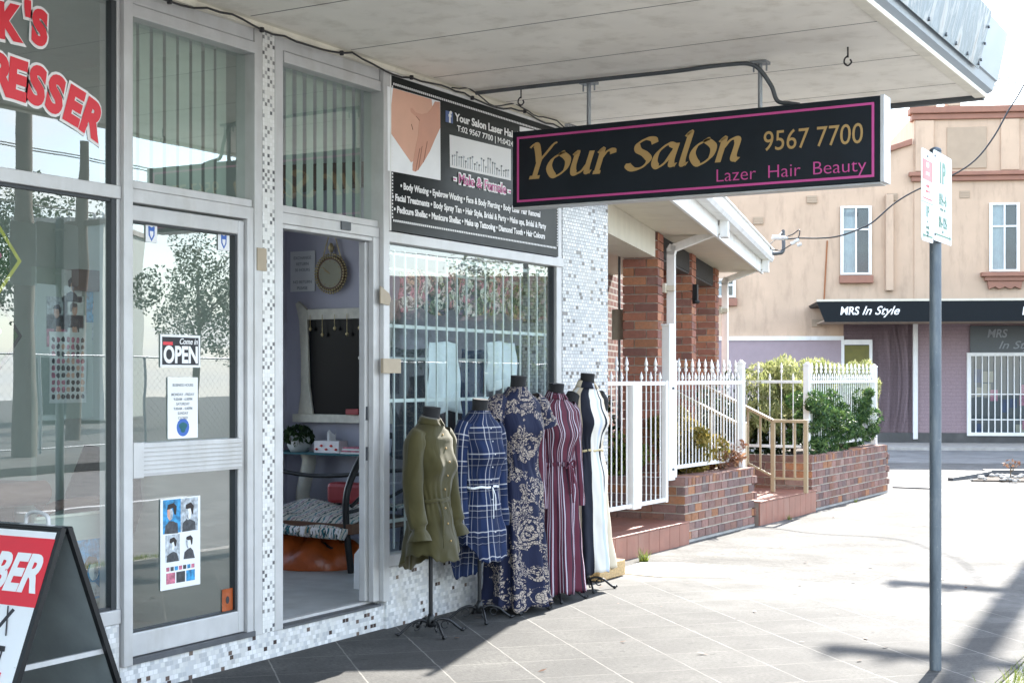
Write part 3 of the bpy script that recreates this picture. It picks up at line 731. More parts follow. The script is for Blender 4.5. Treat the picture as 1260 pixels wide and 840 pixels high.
MB().prism([(-.0, 3.44), (3.04, 3.83), (3.04, 3.85), (0, 3.86)], 'xz', -3, 9.74).build('roof_deck', 'canopy_iron', K)

# ------------------------------------------------------------------ hanging sign
HS = thing('hanging_sign', 'long black lightbox sign with gold and pink lettering hung under the canopy', 'sign', (1.55, 8.05, 2.6))
SX0, SX1, SZ0, SZ1, SY = .335, 2.735, 2.62, 3.105, 8.0
MB().box(SX0, SX1, SY, SY + .12, SZ0, SZ1).build('sign_box', 'black_sign', HS, bevel=.004)
MB().box(SX1, SX1 + .022, SY - .006, SY + .13, SZ0 - .004, SZ1 + .004).box(SX0, SX1, SY + .01, SY + .12, SZ0 - .012, SZ0 - .001).build('sign_end', 'aluminium', HS, bevel=.002)
bd = MB(); e = .035; y0, y1 = SY - .004, SY - .0005
for x0, x1, z0, z1 in ((SX0 + e, SX1 - e, SZ1 - e - .014, SZ1 - e), (SX0 + e, SX1 - e, SZ0 + e - .008, SZ0 + e + .006), (SX0 + e, SX0 + e + .014, SZ0 + e + .006, SZ1 - e - .014), (SX1 - e - .014, SX1 - e, SZ0 + e + .006, SZ1 - e - .014)):
    bd.box(x0, x1, y0, y1, z0, z1)
bd.build('border', 'pink_vinyl', HS)
ux, uz = (1, 0, 0), (0, 0, 1)
G = MB()
GL = {
 'Y': ([[(-.05, 1.42), (.08, 1.56), (.22, 1.5), (.36, 1.2), (.52, .74)], [(1.12, 1.58), (.98, 1.5), (.8, 1.2), (.52, .74)], [(.52, .8), (.5, .02)], [(.28, .02), (.74, .02)]], 1.02),
 'o': ([[(.45, 1.0), (.12, .8), (.05, .4), (.4, .0), (.78, .25), (.8, .7), (.45, 1.0)]], .98),
 'u': ([[(.0, .88), (.16, .97), (.16, .35), (.28, .05), (.55, .12), (.78, .5)], [(.8, 1.0), (.79, .15), (.98, .06)]], 1.08),
 'r': ([[(.0, .88), (.17, .99), (.17, .02)], [(.17, .55), (.4, .92), (.62, .93), (.68, .8)], [(.02, .02), (.34, .02)]], .82),
 'S': ([[(.92, 1.25), (.8, 1.46), (.5, 1.5), (.22, 1.3), (.28, .98), (.62, .74), (.84, .44), (.66, .1), (.3, .02), (.04, .2), (.02, .34)]], 1.06),
 'a': ([[(.74, .88), (.42, .98), (.1, .66), (.06, .25), (.26, .03), (.52, .22), (.74, .7)], [(.79, 1.0), (.77, .16), (.98, .06)]], 1.06),
 'l': ([[(.0, 1.45), (.17, 1.58), (.16, .2), (.36, .06)]], .46),
 'n': ([[(.0, .88), (.17, .99), (.17, .02)], [(.17, .5), (.44, .93), (.72, .88), (.74, .2), (.94, .06)]], 1.04),
}
def write(word, x, z, sc_, shear=.24):
    for ch in word:
        if ch == ' ': x += .62 * sc_; continue
        st, adv = GL[ch]
        k_ = 1.16 if ch in 'ouran' else (1.12 if ch == 'Y' else 1.0)
        st = [[(a_, b_ * k_) for a_, b_ in q_] for q_ in st]
        nib(G, st, (x, SY - .003, z), ux, (0, 0, .75), sc_, 0, shear, .29, 38, .1)
        x += adv * sc_
    return x
p0 = atY(644, 220, SY); p1 = atY(912, 200, SY)
xh = .128; wd_ = sum(GL[c][1] if c != ' ' else .62 for c in 'Your Salon')
write('Your Salon', p0.x + .0, p0.z, (p1.x - p0.x) / (wd_ + .05))
G.build('gold_lettering', 'gold_vinyl', HS, fixn=False)
G = MB()
G.text('9567 7700', .165, atY(940, 186, SY), ux, uz, 0, 0, .04, atY(1062, 178, SY).x - atY(940, 186, SY).x, lift=.003)
G.build('phone_lettering', 'gold_vinyl', HS, fixn=False)
MB().text('Lazer  Hair  Beauty', .11, atY(882, 224, SY), ux, uz, 0, -.0012, 0, atY(1066, 212, SY).x - atY(882, 224, SY).x, lift=.003).build('pink_lettering', 'pink_vinyl', HS, fixn=False)
for x in (.86, 2.0):
    MB().cyl((x, 8.06, SZ1), (x, 8.06, 3.385), .014, 10).box(x - .05, x + .05, 8.02, 8.1, 3.372, 3.389).cyl((x - .04, 8.06, 3.33), (x - .04, 8.06, 3.375), .006, 6).cyl((x + .04, 8.06, 3.33), (x + .04, 8.06, 3.375), .006, 6).build('hanging_rod', 'grey_steel', HS)
tag(MB().tube(crom([(.1, 7.93, 3.37), (.5, 7.93, 3.37), (1.2, 7.96, 3.37), (1.5, 7.98, 3.372), (1.8, 8.0, 3.38), (1.97, 8.03, 3.365), (2.06, 8.07, 3.25), (2.1, 8.08, 3.15), (2.18, 8.07, 3.125), (2.24, 8.06, 3.11)]), .013, 8).build('conduit', 'dark_steel'), 'dark conduit running along the canopy ceiling to the hanging sign', 'conduit')
def ceiling_hook(x, y, label):
    tag(MB().cyl((x, y, 3.33), (x, y, 3.39), .005, 6).tube(crom([(x, y, 3.34), (x - .018, y, 3.325), (x - .02, y, 3.3), (x, y, 3.285), (x + .02, y, 3.3), (x + .014, y, 3.318)]), .005, 6).build('ceiling_hook', 'cable'), label, 'hook', 'hooks in the canopy ceiling')
ceiling_hook(2.56, 7.96, 'small dark hook in the canopy ceiling near its outer corner')
ceiling_hook(.37, 8.05, 'small dark hook in the canopy ceiling beside the shop wall')
cb = MB(); pts = []
for i in range(60):
    y = 4.2 + i * .087; sag = abs(math.sin((y - 4.6) * 3.1)) * .035
    pts.append((.055 + .012 * math.sin(i * .9), y, 3.372 - sag + (.012 if i % 7 == 0 else 0)))
cb.tube(pts, .006, 6)
cb.tube([(p[0] + .03, p[1], p[2] + .012 - .02 * math.sin(i)) for i, p in enumerate(pts) if p[1] > 7.6], .005, 6)
for i in range(8): cb.lathe([(.012, -.012), (.014, .0), (.012, .012)], pts[min(59, 3 + i * 8)], 8)
tag(cb.build('string_cable', 'cable'), 'thin black cable looped along the top of the shopfront', 'cable')

# ------------------------------------------------------------------ services board above the salon window
PB = thing('services_board', 'black board listing salon services in white, above the barred window', 'sign', (.03, 8.1, 2.4))
MB().box(.005, .03, 7.06, 9.2, 2.4, 3.335).build('board', 'sign_panel', PB)
MB().box(.012, .036, 7.05, 9.215, 3.335, 3.355).box(.005, .034, 7.05, 7.06, 2.398, 3.335).build('board_edge', 'white_paint', PB)
PX = .031
def P5(x, y): return atX(460 + x / 3.5, 80 + y / 3.5, PX)
uy_, uzz = (0, 1, 0), (0, 0, 1)
def fpoly(mb, pts, m=0, lift=0.0, thick=.0008):
    ps = [P5(*q) for q in pts]
    mb.prism([(p.y, p.z) for p in ps], 'yz', PX - .0005, PX + .001 + lift, m)
dt = MB(); n = 96
for i in range(n):
    y = 7.085 + i * (2.09 / n)
    for z in (3.28, 2.455): dt.box(PX - .001, PX + .0015, y, y + .012, z, z + .013)
for i in range(40):
    z = 2.475 + i * .0202
    for y in (7.072, 9.178): dt.box(PX - .001, PX + .0015, y, y + .009, z, z + .011)
dt.build('dotted_border', 'white_vinyl', PB)
ph = MB()
fpoly(ph, [(58, 92), (285, 158), (287, 497), (60, 455)])
ph.build('photo_print', 'white_cloth', PB)
bd = MB(); fpoly(bd, [(82, 100), (248, 149), (252, 190), (262, 300), (240, 370), (160, 420), (118, 360), (70, 290), (72, 200)], 0, .0008); bd.build('photo_torso', 'skin', PB)
hd = MB()
fpoly(hd, [(262, 158), (283, 160), (285, 270), (262, 320), (240, 372), (212, 420), (190, 452), (178, 460), (166, 455), (166, 430), (176, 370), (190, 300), (194, 240), (180, 222), (160, 205), (155, 190), (163, 184), (180, 205), (205, 212), (230, 206), (246, 190)], 0, .0016)
hd.build('photo_hand', 'skin_hand', PB)
ln = MB()
for q in ([(212, 420), (228, 330)], [(190, 452), (206, 350)], [(178, 458), (196, 360)], [(196, 240), (180, 222)], [(160, 255), (166, 280)]):
    a, b = P5(*q[0]), P5(*q[1]); ln.bar((PX + .003, a.y, a.z), (PX + .003, b.y, b.z), .004, .001)
ln.build('photo_line', 'skin_line', PB)
rg = MB(); fpoly(rg, [(326, 300), (590, 364), (590, 498), (328, 440)]); fpoly(rg, [(628, 264), (690, 280), (690, 300), (628, 286)])
rg.build('jewellery_photo', 'paper', PB)
jw = MB()
for i in range(26):
    x = 336 + i * 9.6; h = random.uniform(20, 62); base = 430 + (x - 328) * .222
    a, b = P5(x, base), P5(x, base - h)
    jw.box(PX + .001, PX + .0025, a.y, a.y + .007, a.z, b.z, i % 2)
    jw.lathe([(.004, -.003), (.009, 0), (.004, .008)], (PX + .003, a.y + .003, b.z), 6, i % 2)
jw.build('jewellery', ['grey_vinyl', 'poster_grey'], PB)
fb = MB(); fpoly(fb, [(309, 196), (340, 204), (340, 253), (309, 245)]); fb.build('badge', 'fb_blue', PB)
tx = MB()
tx.text('f', .1, P5(321, 245), uy_, uzz, 0, .004)
def tline(body, x0, y0, x1, y1, cap, bold=.002, mbx=None):
    a, b = P5(x0, y0), P5(x1, y1); (mbx or tx).text(body, cap / .72, (PX, a.y, (a.z + b.z) / 2), uy_, uzz, 0, bold, 0, b.y - a.y, 'LEFT', .0005, lift=.003)
tline('Your Salon Laser Hair Beauty', 347, 248, 688, 331, .05)
tline('T:02 9567 7700 | M:0424 601 061', 357, 291, 672, 367, .038, .0008)
tline('\u2022 Body Waxing \u2022 Eyebrow Waxing \u2022 Face & Body Piercing \u2022 Body Laser Hair Removal', 113, 534, 715, 655, .04)
tline('\u2022 Facial Treatments \u2022 Body Spray Tan \u2022 Hair Style, Bridal & Party \u2022 Make ups, Bridal & Party', 77, 583, 740, 705, .04)
tline('\u2022 Pedicure Shellac \u2022 Manicure Shellac \u2022 Make up Tattooing \u2022 Diamond Tooth \u2022 Hair Colours', 85, 638, 735, 745, .04)
tx.build('lettering', 'white_vinyl', PB, fixn=False)
wo, pk = MB(), MB()
tline('- Male & Female -', 340, 507, 588, 557, .066, .01, wo); wo.build('pink_lettering_outline', 'white_vinyl', PB, fixn=False)
a, b = P5(340, 507), P5(588, 557); pk.text('- Male & Female -', .066 / .72, (PX, a.y + .003, (a.z + b.z) / 2), uy_, uzz, 0, .001, 0, b.y - a.y - .006, 'LEFT', .0005, lift=.005)
pk.build('pink_lettering', 'pink_vinyl', PB, fixn=False)
# ------------------------------------------------------------------ dress forms
def interp(tab, z):
    tab = sorted(tab)
    if z <= tab[0][0]: return tab[0][1:]
    for p, q in zip(tab, tab[1:]):
        if z <= q[0]:
            t_ = (z - p[0]) / (q[0] - p[0]); t_ = t_ * t_ * (3 - 2 * t_)
            return tuple(a + (b - a) * t_ for a, b in zip(p[1:], q[1:]))
    return tab[-1][1:]
def garment(W, H, hem, prof, seed, nf=9, amp=.05, ucirc=1.0, bust=.035, waist=.42, fold_from=.5):
    """one loose garment as a lofted skin round the form; folds deepen towards the hem"""
    rg = random.Random(seed); ph = [rg.uniform(0, 6.3) for _ in range(6)]
    mb = MB(W); NU, NV = 72, 56; ztop = H + .05
    def P(u, v):
        phi = u * 2 * math.pi - math.pi            # the seam is at the back
        zb = hem(phi); z = ztop + (zb - ztop) * v; d = H - z
        a, b, xo = interp(prof, d)
        k = max(0, (d - fold_from) / .7)
        f = amp * min(1.3, k) * (math.sin(nf * phi + ph[0] + 1.2 * math.sin(z * 3 + ph[1])) + .5 * math.sin((nf * 2 - 3) * phi + ph[2] + z * 2))
        wl = math.exp(-((d - waist) / .1) ** 2)
        f += .05 * wl * math.sin(19 * phi + ph[3] + 25 * z) + .012 * math.sin(5 * phi + 9 * z + ph[4]) * min(1, d * 4 if d > 0 else 0)
        f += .028 * math.sin(3 * phi - 16 * z + ph[5]) * (1 if .1 < d < .9 else .3)
        f += .012 * math.sin(11 * phi + 31 * z + ph[2]) * (1 if d > .12 else 0)
        c, s_ = math.cos(phi), math.sin(phi)
        ex = .82
        x = b * math.copysign(abs(c) ** ex, c) * (1 + f); y = a * math.copysign(abs(s_) ** ex, s_) * (1 + f)
        bu = bust * math.exp(-((d - .225) / .075) ** 2) * max(0, c) * (.65 + .6 * math.exp(-((abs(s_) - .55) / .3) ** 2))
        z += (amp * .06 * math.sin(nf * phi + ph[0] + .7) + .006 * math.sin(17 * phi + ph[3])) * v ** 6
        return Vector((x + xo + bu, y, z))
    mb.sheet(P, NU, NV, 0, lambda u, v: (u * ucirc, ztop + (hem((u * 2 - 1) * math.pi) - ztop) * v))
    return mb
BASE = [(-.06, .058, .055, .0), (-.03, .07, .065, -.005), (.0, .1, .075, -.01), (.03, .15, .085, -.01), (.07, .172, .1, -.005), (.22, .16, .105, .0), (.33, .14, .095, .0), (.42, .122, .09, .0)]
def form(px, X, az, H, label, neck_lean=0.0):
    k = (px - CX) / FOC; dx = X - CAM[0]
    Y = -dx * (C30 + S30 * k) / (S30 - C30 * k)
    T = thing('dress_form', label, 'mannequin', (X, Y, .004), RAD(az), 'dress forms standing along the salon window')
    W = WORLD[T.name]
    nk = MB(W)
    nk.tube([(-.005, 0, H - .12), (-.005, 0, H - .03), (0, 0, H + .03), (.006, 0, H + .085), (.01, 0, H + .12)], [(.06, .1), (.055, .085), (.05, .052), (.05, .05), (.052, .052)], 20)
    nk.build('neck', 'black_fabric', T)
    st = MB(W).cyl((0, 0, .06), (0, 0, H - .4), .0125, 10).lathe([(.02, .04), (.026, .06), (.022, .1), (.0135, .12)], (0, 0, 0), 10)
    st.build('stand_pole', 'black_metal', T)
    for j in range(4):
        a_ = RAD(45 + 90 * j + 10); c, s_ = math.cos(a_), math.sin(a_)
        lg = MB(W); pts = crom([(0.012, .065), (.06, .085), (.12, .07), (.165, .035), (.2, .012), (.225, .018)])
        lg.tube([(p.x * c, p.x * s_, p.y) for p in pts], .008, 8)
        lg.tube([((.09 + .022 * math.cos(q)) * c, (.09 + .022 * math.cos(q)) * s_, .048 + .022 * math.sin(q)) for q in [i * .55 for i in range(11)]], .0045, 6)
        lg.lathe([(.006, -.012), (.013, -.006), (.013, .004), (.006, .01)], (.205 * c, .205 * s_, .0125), 8)
        lg.build('leg', 'black_metal', T)
    return T, W
def sleeve(W, H, side, pts, rads, seed, m, parent, uc=.36, folds=.06):
    rg = random.Random(seed); p0, p1 = rg.uniform(0, 6), rg.uniform(0, 6)
    mb = MB(W); path = crom([(x, side * y, H + z) for x, y, z in pts], 6)
    k = len(path); rr = []
    for i in range(k):
        f = i / (k - 1) * (len(rads) - 1); a = min(int(f), len(rads) - 2); rr.append(rads[a] + (rads[a + 1] - rads[a]) * (f - a))
    mb.tube(path, rr, 18, 0, True, False, uc / 6.283, lambda t_, a: folds * (math.sin(3 * a + p0 + t_ * 9) + .7 * math.sin(5 * a - t_ * 21 + p1) + .5 * math.sin(2 * a + 34 * t_)))
    return mb.build('sleeve', m, parent)
def surf(prof, H, d, phi, bust=.035):
    a, b, xo = interp(prof, d); c, s_ = math.cos(phi), math.sin(phi)
    bu = bust * math.exp(-((d - .225) / .075) ** 2) * max(0, c) * (.65 + .6 * math.exp(-((abs(s_) - .55) / .3) ** 2))
    return Vector((b * math.copysign(abs(c) ** .82, c) + xo + bu, a * math.copysign(abs(s_) ** .82, s_), H - d))
def belt(W, prof, H, d, m, parent, r=.006, name='belt', h=.012):
    mb = MB(W); n = 40; v = []
    for j in range(n):
        p = surf(prof, H, d, j / n * 2 * math.pi, 0); q = Vector((p.x, p.y, 0)) * 1.05
        v.append(Vector((q.x, q.y, p.z + .004 * math.sin(j * .9))))
    vv = [p + Vector((0, 0, h)) for p in v] + [p - Vector((0, 0, h)) for p in v]
    mb.add(vv, [(j, (j + 1) % n, n + (j + 1) % n, n + j) for j in range(n)], 0, None, None, True)
    return mb.build(name, m, parent, solid=.004)
def collar(W, H, m, parent, r=.064, h=.045, band=True):
    mb = MB(W); n = 28
    def P(u, v):
        a = (u * 2 - 1) * math.pi * .93
        if v < .5: rr, z = r * (1 - .12 * v * 2), H + .02 + h * v * 2
        else: rr, z = r * (.88 + .42 * (v - .5) * 2), H + .02 + h - (v - .5) * 2 * h * (.75 + .5 * (abs(a) / 3) ** 0 * (1 if abs(a) < 1.0 else .4))
        return Vector((rr * math.cos(math.pi + a) * .95 if False else rr * math.cos(a + math.pi) * -1 * -1, rr * math.sin(a + math.pi), z - .012 * math.cos(a + math.pi)))
    mb.sheet(P, n, 6, 0, lambda u, v: (u * .42, v * .09))
    return mb.build('collar', m, parent, solid=.003)
def buttons(W, prof, H, ds, m, parent, r=.006, phi=.0):
    mb = MB(W)
    for d in ds:
        p = surf(prof, H, d, phi); mb.lathe([(r, -.003), (r, .002), (r * .5, .003)], (0, 0, 0), 8)
        k = len(mb.v) - 24
        for i in range(k, k + 24):
            q = W.inverted() @ mb.v[i]; mb.v[i] = W @ Vector((p.x + .007 + q.z, p.y + q.x, p.z + q.y))
    return mb.build('buttons', m, parent)

# olive shirt dress
T, W = form(530, .34, 0, 1.215, 'dress form in the olive green shirt dress nearest the salon doorway')
pf = BASE + [(.56, .15, .115, 0), (.7, .178, .14, 0), (.9, .2, .165, 0)]
hem = lambda p: .43 + .05 * (math.sin(p) ** 2) * 1.6 - .06 * (1 - math.cos(p)) / 2
d1 = garment(W, 1.215, hem, pf, 3, 7, .12, 1.0).build('dress', 'olive_cotton', T, solid=.003)
for sd_i in (-1, 1): sleeve(W, 1.215, sd_i, [(0, .125, -.03), (.0, .165, -.09), (.0, .185, -.25), (.015, .195, -.43), (.04, .2, -.55), (.05, .2, -.585), (.06, .205, -.65)], [.05, .064, .06, .058, .056, .04, .075], 5 + sd_i, 'olive_cotton', d1)
collar(W, 1.215, 'olive_cotton', d1)
belt(W, pf, 1.215, .425, 'olive_cotton', d1)
buttons(W, pf, 1.215, [.04, .12, .2, .28, .36, .47, .56, .66], 'gold_vinyl', d1)
tie = MB(W)
for o_, l in ((.03, .2), (-.03, .27)): tie.tube(crom([surf(pf, 1.215, .425, -.35) + Vector((.012, 0, 0)), surf(pf, 1.215, .5, -.35 + o_) + Vector((.02, 0, 0)), surf(pf, 1.215, .425 + l, -.4 + o_) + Vector((.018, 0, 0))]), .0035, 6)
tie.build('tie', 'olive_cotton', d1)
MB(W).tube([(.035, 0, 1.215 + .1), (.03, .04, 1.215 + .098), (.0, .05, 1.215 + .096), (-.03, .04, 1.215 + .098)], .007, 6).build('hanger_band', 'gold_vinyl', T)

# navy plaid shirt dress
T, W = form(590, .33, -12, 1.255, 'dress form in the navy plaid shirt dress with curved hem')
pf = BASE + [(.56, .145, .11, 0), (.72, .165, .13, 0), (1.0, .175, .15, 0)]
hem = lambda p: .37 + .17 * (abs(math.sin(p)) ** 3) - .13 * (1 - math.cos(p)) / 2
d2 = garment(W, 1.255, hem, pf, 8, 6, .12, .95).build('dress', 'navy_plaid', T, solid=.003)
for sd_i in (-1, 1): sleeve(W, 1.255, sd_i, [(0, .125, -.03), (.0, .16, -.1), (.0, .18, -.3), (.01, .185, -.5), (.03, .18, -.68)], [.05, .056, .052, .048, .044], 15 + sd_i, 'navy_plaid', d2, .34)
belt(W, pf, 1.255, .425, 'white_cloth', d2, h=.007)
buttons(W, pf, 1.255, [.06, .14, .22, .3, .38, .5, .6, .7], 'white_vinyl', d2, .004)
tie = MB(W)
for o_, l in ((.05, .14), (-.05, .19)): tie.tube(crom([surf(pf, 1.255, .425, .05) + Vector((.012, 0, 0)), surf(pf, 1.255, .48, .05 + o_) + Vector((.02, 0, 0)), surf(pf, 1.255, .425 + l, o_) + Vector((.018, 0, 0))]), .003, 6)
tie.build('tie', 'white_cloth', d2)

# long paisley gown
T, W = form(637, .36, -20, 1.40, 'tallest dress form, in the long navy and cream paisley gown')
pf = BASE[:3] + [(.03, .155, .085, -.01), (.07, .178, .1, -.005), (.22, .17, .11, 0), (.36, .145, .1, 0), (.45, .135, .1, 0), (.62, .17, .13, 0), (.9, .18, .14, 0), (1.2, .19, .155, 0), (1.45, .215, .185, 0)]
hem = lambda p: .035 + .012 * math.sin(3 * p)
d3 = garment(W, 1.40, hem, pf, 21, 8, .15, 1.15, waist=.45).build('dress', 'navy_paisley', T, solid=.003)
for sd_i in (-1, 1): sleeve(W, 1.40, sd_i, [(0, .13, -.025), (0, .185, -.08), (.005, .215, -.16), (.01, .23, -.22)], [.05, .07, .075, .085], 25 + sd_i, 'navy_paisley', d3, .45)

# maroon striped shirt dress
T, W = form(684, .36, -16, 1.35, 'dress form in the long maroon striped shirt dress with a tied waist')
pf = BASE + [(.62, .155, .12, 0), (.9, .16, .13, 0), (1.3, .168, .145, 0)]
hem = lambda p: .045 + .01 * math.cos(p)
d4 = garment(W, 1.35, hem, pf, 33, 7, .15, .95).build('dress', 'maroon_stripe', T, solid=.003)
for sd_i in (-1, 1): sleeve(W, 1.35, sd_i, [(0, .125, -.03), (0, .16, -.1), (.0, .175, -.3), (.02, .18, -.5), (.04, .18, -.72)], [.05, .06, .055, .05, .045], 35 + sd_i, 'maroon_stripe', d4, .34)
collar(W, 1.35, 'maroon_stripe', d4)
belt(W, pf, 1.35, .425, 'maroon_stripe', d4, h=.014)
tie = MB(W)
for o_, l in ((.12, .13), (-.1, .2), (.0, .26)): tie.tube(crom([surf(pf, 1.35, .425, .1) + Vector((.014, 0, 0)), surf(pf, 1.35, .47, .1 + o_) + Vector((.03, 0, 0)), surf(pf, 1.35, .425 + l, .1 + o_) + Vector((.022, 0, 0))]), .008, 6)
for q in (1, -1): tie.tube(crom([surf(pf, 1.35, .425, .1) + Vector((.02, 0, 0)), surf(pf, 1.35, .41, .1 + q * .3) + Vector((.035, 0, .01)), surf(pf, 1.35, .45, .1 + q * .32) + Vector((.035, 0, 0)), surf(pf, 1.35, .425, .1) + Vector((.02, 0, 0))]), .006, 6)
tie.build('tie', 'maroon_stripe', d4)

# cream and black striped maxi dress
T, W = form(722, .33, -14, 1.42, 'dress form in the cream and black striped maxi dress at the far end')
pf = BASE[:3] + [(.03, .125, .08, -.01), (.07, .142, .095, -.005), (.22, .152, .105, 0), (.33, .135, .093, 0), (.42, .12, .09, 0), (.62, .155, .12, 0), (.95, .165, .135, 0), (1.3, .185, .165, 0)]
hem = lambda p: .14 + .01 * math.sin(2 * p)
d5 = garment(W, 1.42, hem, pf, 44, 8, .14, 1.0).build('dress', 'cream_black_stripe', T, solid=.003)
collar(W, 1.42, 'cream_black_stripe', d5, .066, .05)
belt(W, pf, 1.42, .425, 'gilt', d5, h=.008)
MB(W).tube([(-.01, -.13, 1.39), (-.01, -.165, 1.34), (-.01, -.165, 1.27)], [.05, .06, .05], 14).build('shoulder_cap', 'black_fabric', T)
MB(W).tube([(-.01, .13, 1.39), (-.01, .165, 1.34), (-.01, .165, 1.27)], [.05, .06, .05], 14).build('shoulder_cap', 'black_fabric', T)
wb = MB().box(.06, .26, 9.42, 9.86, .01, .13)
tag(wb.build('woven_box', 'wicker', bevel=.008), 'low woven straw box on the path behind the last dress form', 'box')

# ------------------------------------------------------------------ folding barber sign
A = thing('folding_sign', 'red and white folding barber sign standing on the path by the shop window', 'sign', (.4, 3.9, 0))
def board(y0, y1, name):
    mb = MB(); x0, x1 = .08, .73
    p = [(y0, 0), (y1, .93)]; d = Vector((0, y1 - y0, .93)).normalized(); nn = Vector((0, -d.z, d.y)) * .008
    for xx in (x0, x1 - .02): mb.bar((xx + .01, y0, 0), (xx + .01, y1, .93), .022, .022, 0, (1, 0, 0))
    for f in (.03, .985): mb.bar((x0, y0 + (y1 - y0) * f, .93 * f), (x1, y0 + (y1 - y0) * f, .93 * f), .022, .022)
    v = [Vector((x, y0 + (y1 - y0) * f, .93 * f)) for x, f in ((x0 + .02, .03), (x1 - .02, .03), (x1 - .02, .985), (x0 + .02, .985))]
    mb.add([q + nn * .5 for q in v] + [q - nn * .5 for q in v], [(0, 1, 2, 3), (7, 6, 5, 4), (0, 4, 5, 1), (1, 5, 6, 2), (2, 6, 7, 3), (3, 7, 4, 0)], 1)
    return mb.build(name, ['black_metal', 'board_grey'], A)
fb_ = board(3.5, 3.87, 'front_board'); board(4.27, 3.9, 'back_board')
d = Vector((0, .37, .93)).normalized(); nrm = Vector((0, -d.z, d.y)) * .0085
def AP(x, f): return Vector((x, 3.5 + .37 * f, .93 * f)) + nrm
fc = MB(); 
fc.add([AP(.1, .04), AP(.712, .04), AP(.712, .98), AP(.1, .98)], [(0, 1, 2, 3)]); fc.build('sign_face', 'paper', fb_, solid=.002)
fc = MB(); o2 = nrm * .35
fc.add([AP(.1, .685) + o2, AP(.712, .685) + o2, AP(.712, .952) + o2, AP(.1, .952) + o2], [(0, 1, 2, 3)]); fc.build('red_band', 'red_vinyl', fb_, solid=.002)
tb = MB(); tb.text('BARBER', .2, AP(.695, .745) + o2, (1, 0, 0), tuple(d), 0, .008, .22, .57, 'RIGHT', .0006, lift=.003); tb.build('lettering', 'white_vinyl', fb_, fixn=False)
tb = MB(); tb.text('OPEN', .24, AP(.64, .26) + o2, (1, 0, 0), tuple(d), 0, .009, .22, .5, 'RIGHT', .0006, lift=.002); tb.build('red_lettering', 'red_vinyl', fb_, fixn=False)
cm = MB(); c0 = AP(.56, .52) + o2 * 1.5
cm.bar(c0 + Vector((-.13, 0, 0)), c0 + Vector((.06, 0, 0)), .004, .02)
for i in range(14): cm.bar(c0 + Vector((-.12 + i * .013, 0, 0)), c0 + Vector((-.12 + i * .013, 0, 0)) - d * .05, .005, .003)
cm.bar(c0 + Vector((-.02, 0, 0)) + d * .06, c0 + Vector((.045, 0, 0)) + d * .15, .004, .012)
cm.bar(c0 + Vector((.01, 0, 0)) + d * .16, c0 + Vector((.045, 0, 0)) + d * .05, .004, .01)
cm.build('comb_and_scissors', 'ink', fb_)
MB().bar((.7, 3.66, .42), (.7, 4.1, .42), .012, .02).build('brace', 'aluminium', A)
MB().tube(crom([(.5, 3.885, .93), (.51, 3.885, .97), (.56, 3.885, .985), (.62, 3.885, .97), (.63, 3.885, .93)]), .008, 8).box(.48, .65, 3.872, 3.898, .925, .937).build('handle', 'aluminium', A)
MB().box(.1, .71, 3.86, 3.91, .922, .934).build('hinge', 'black_metal', A)

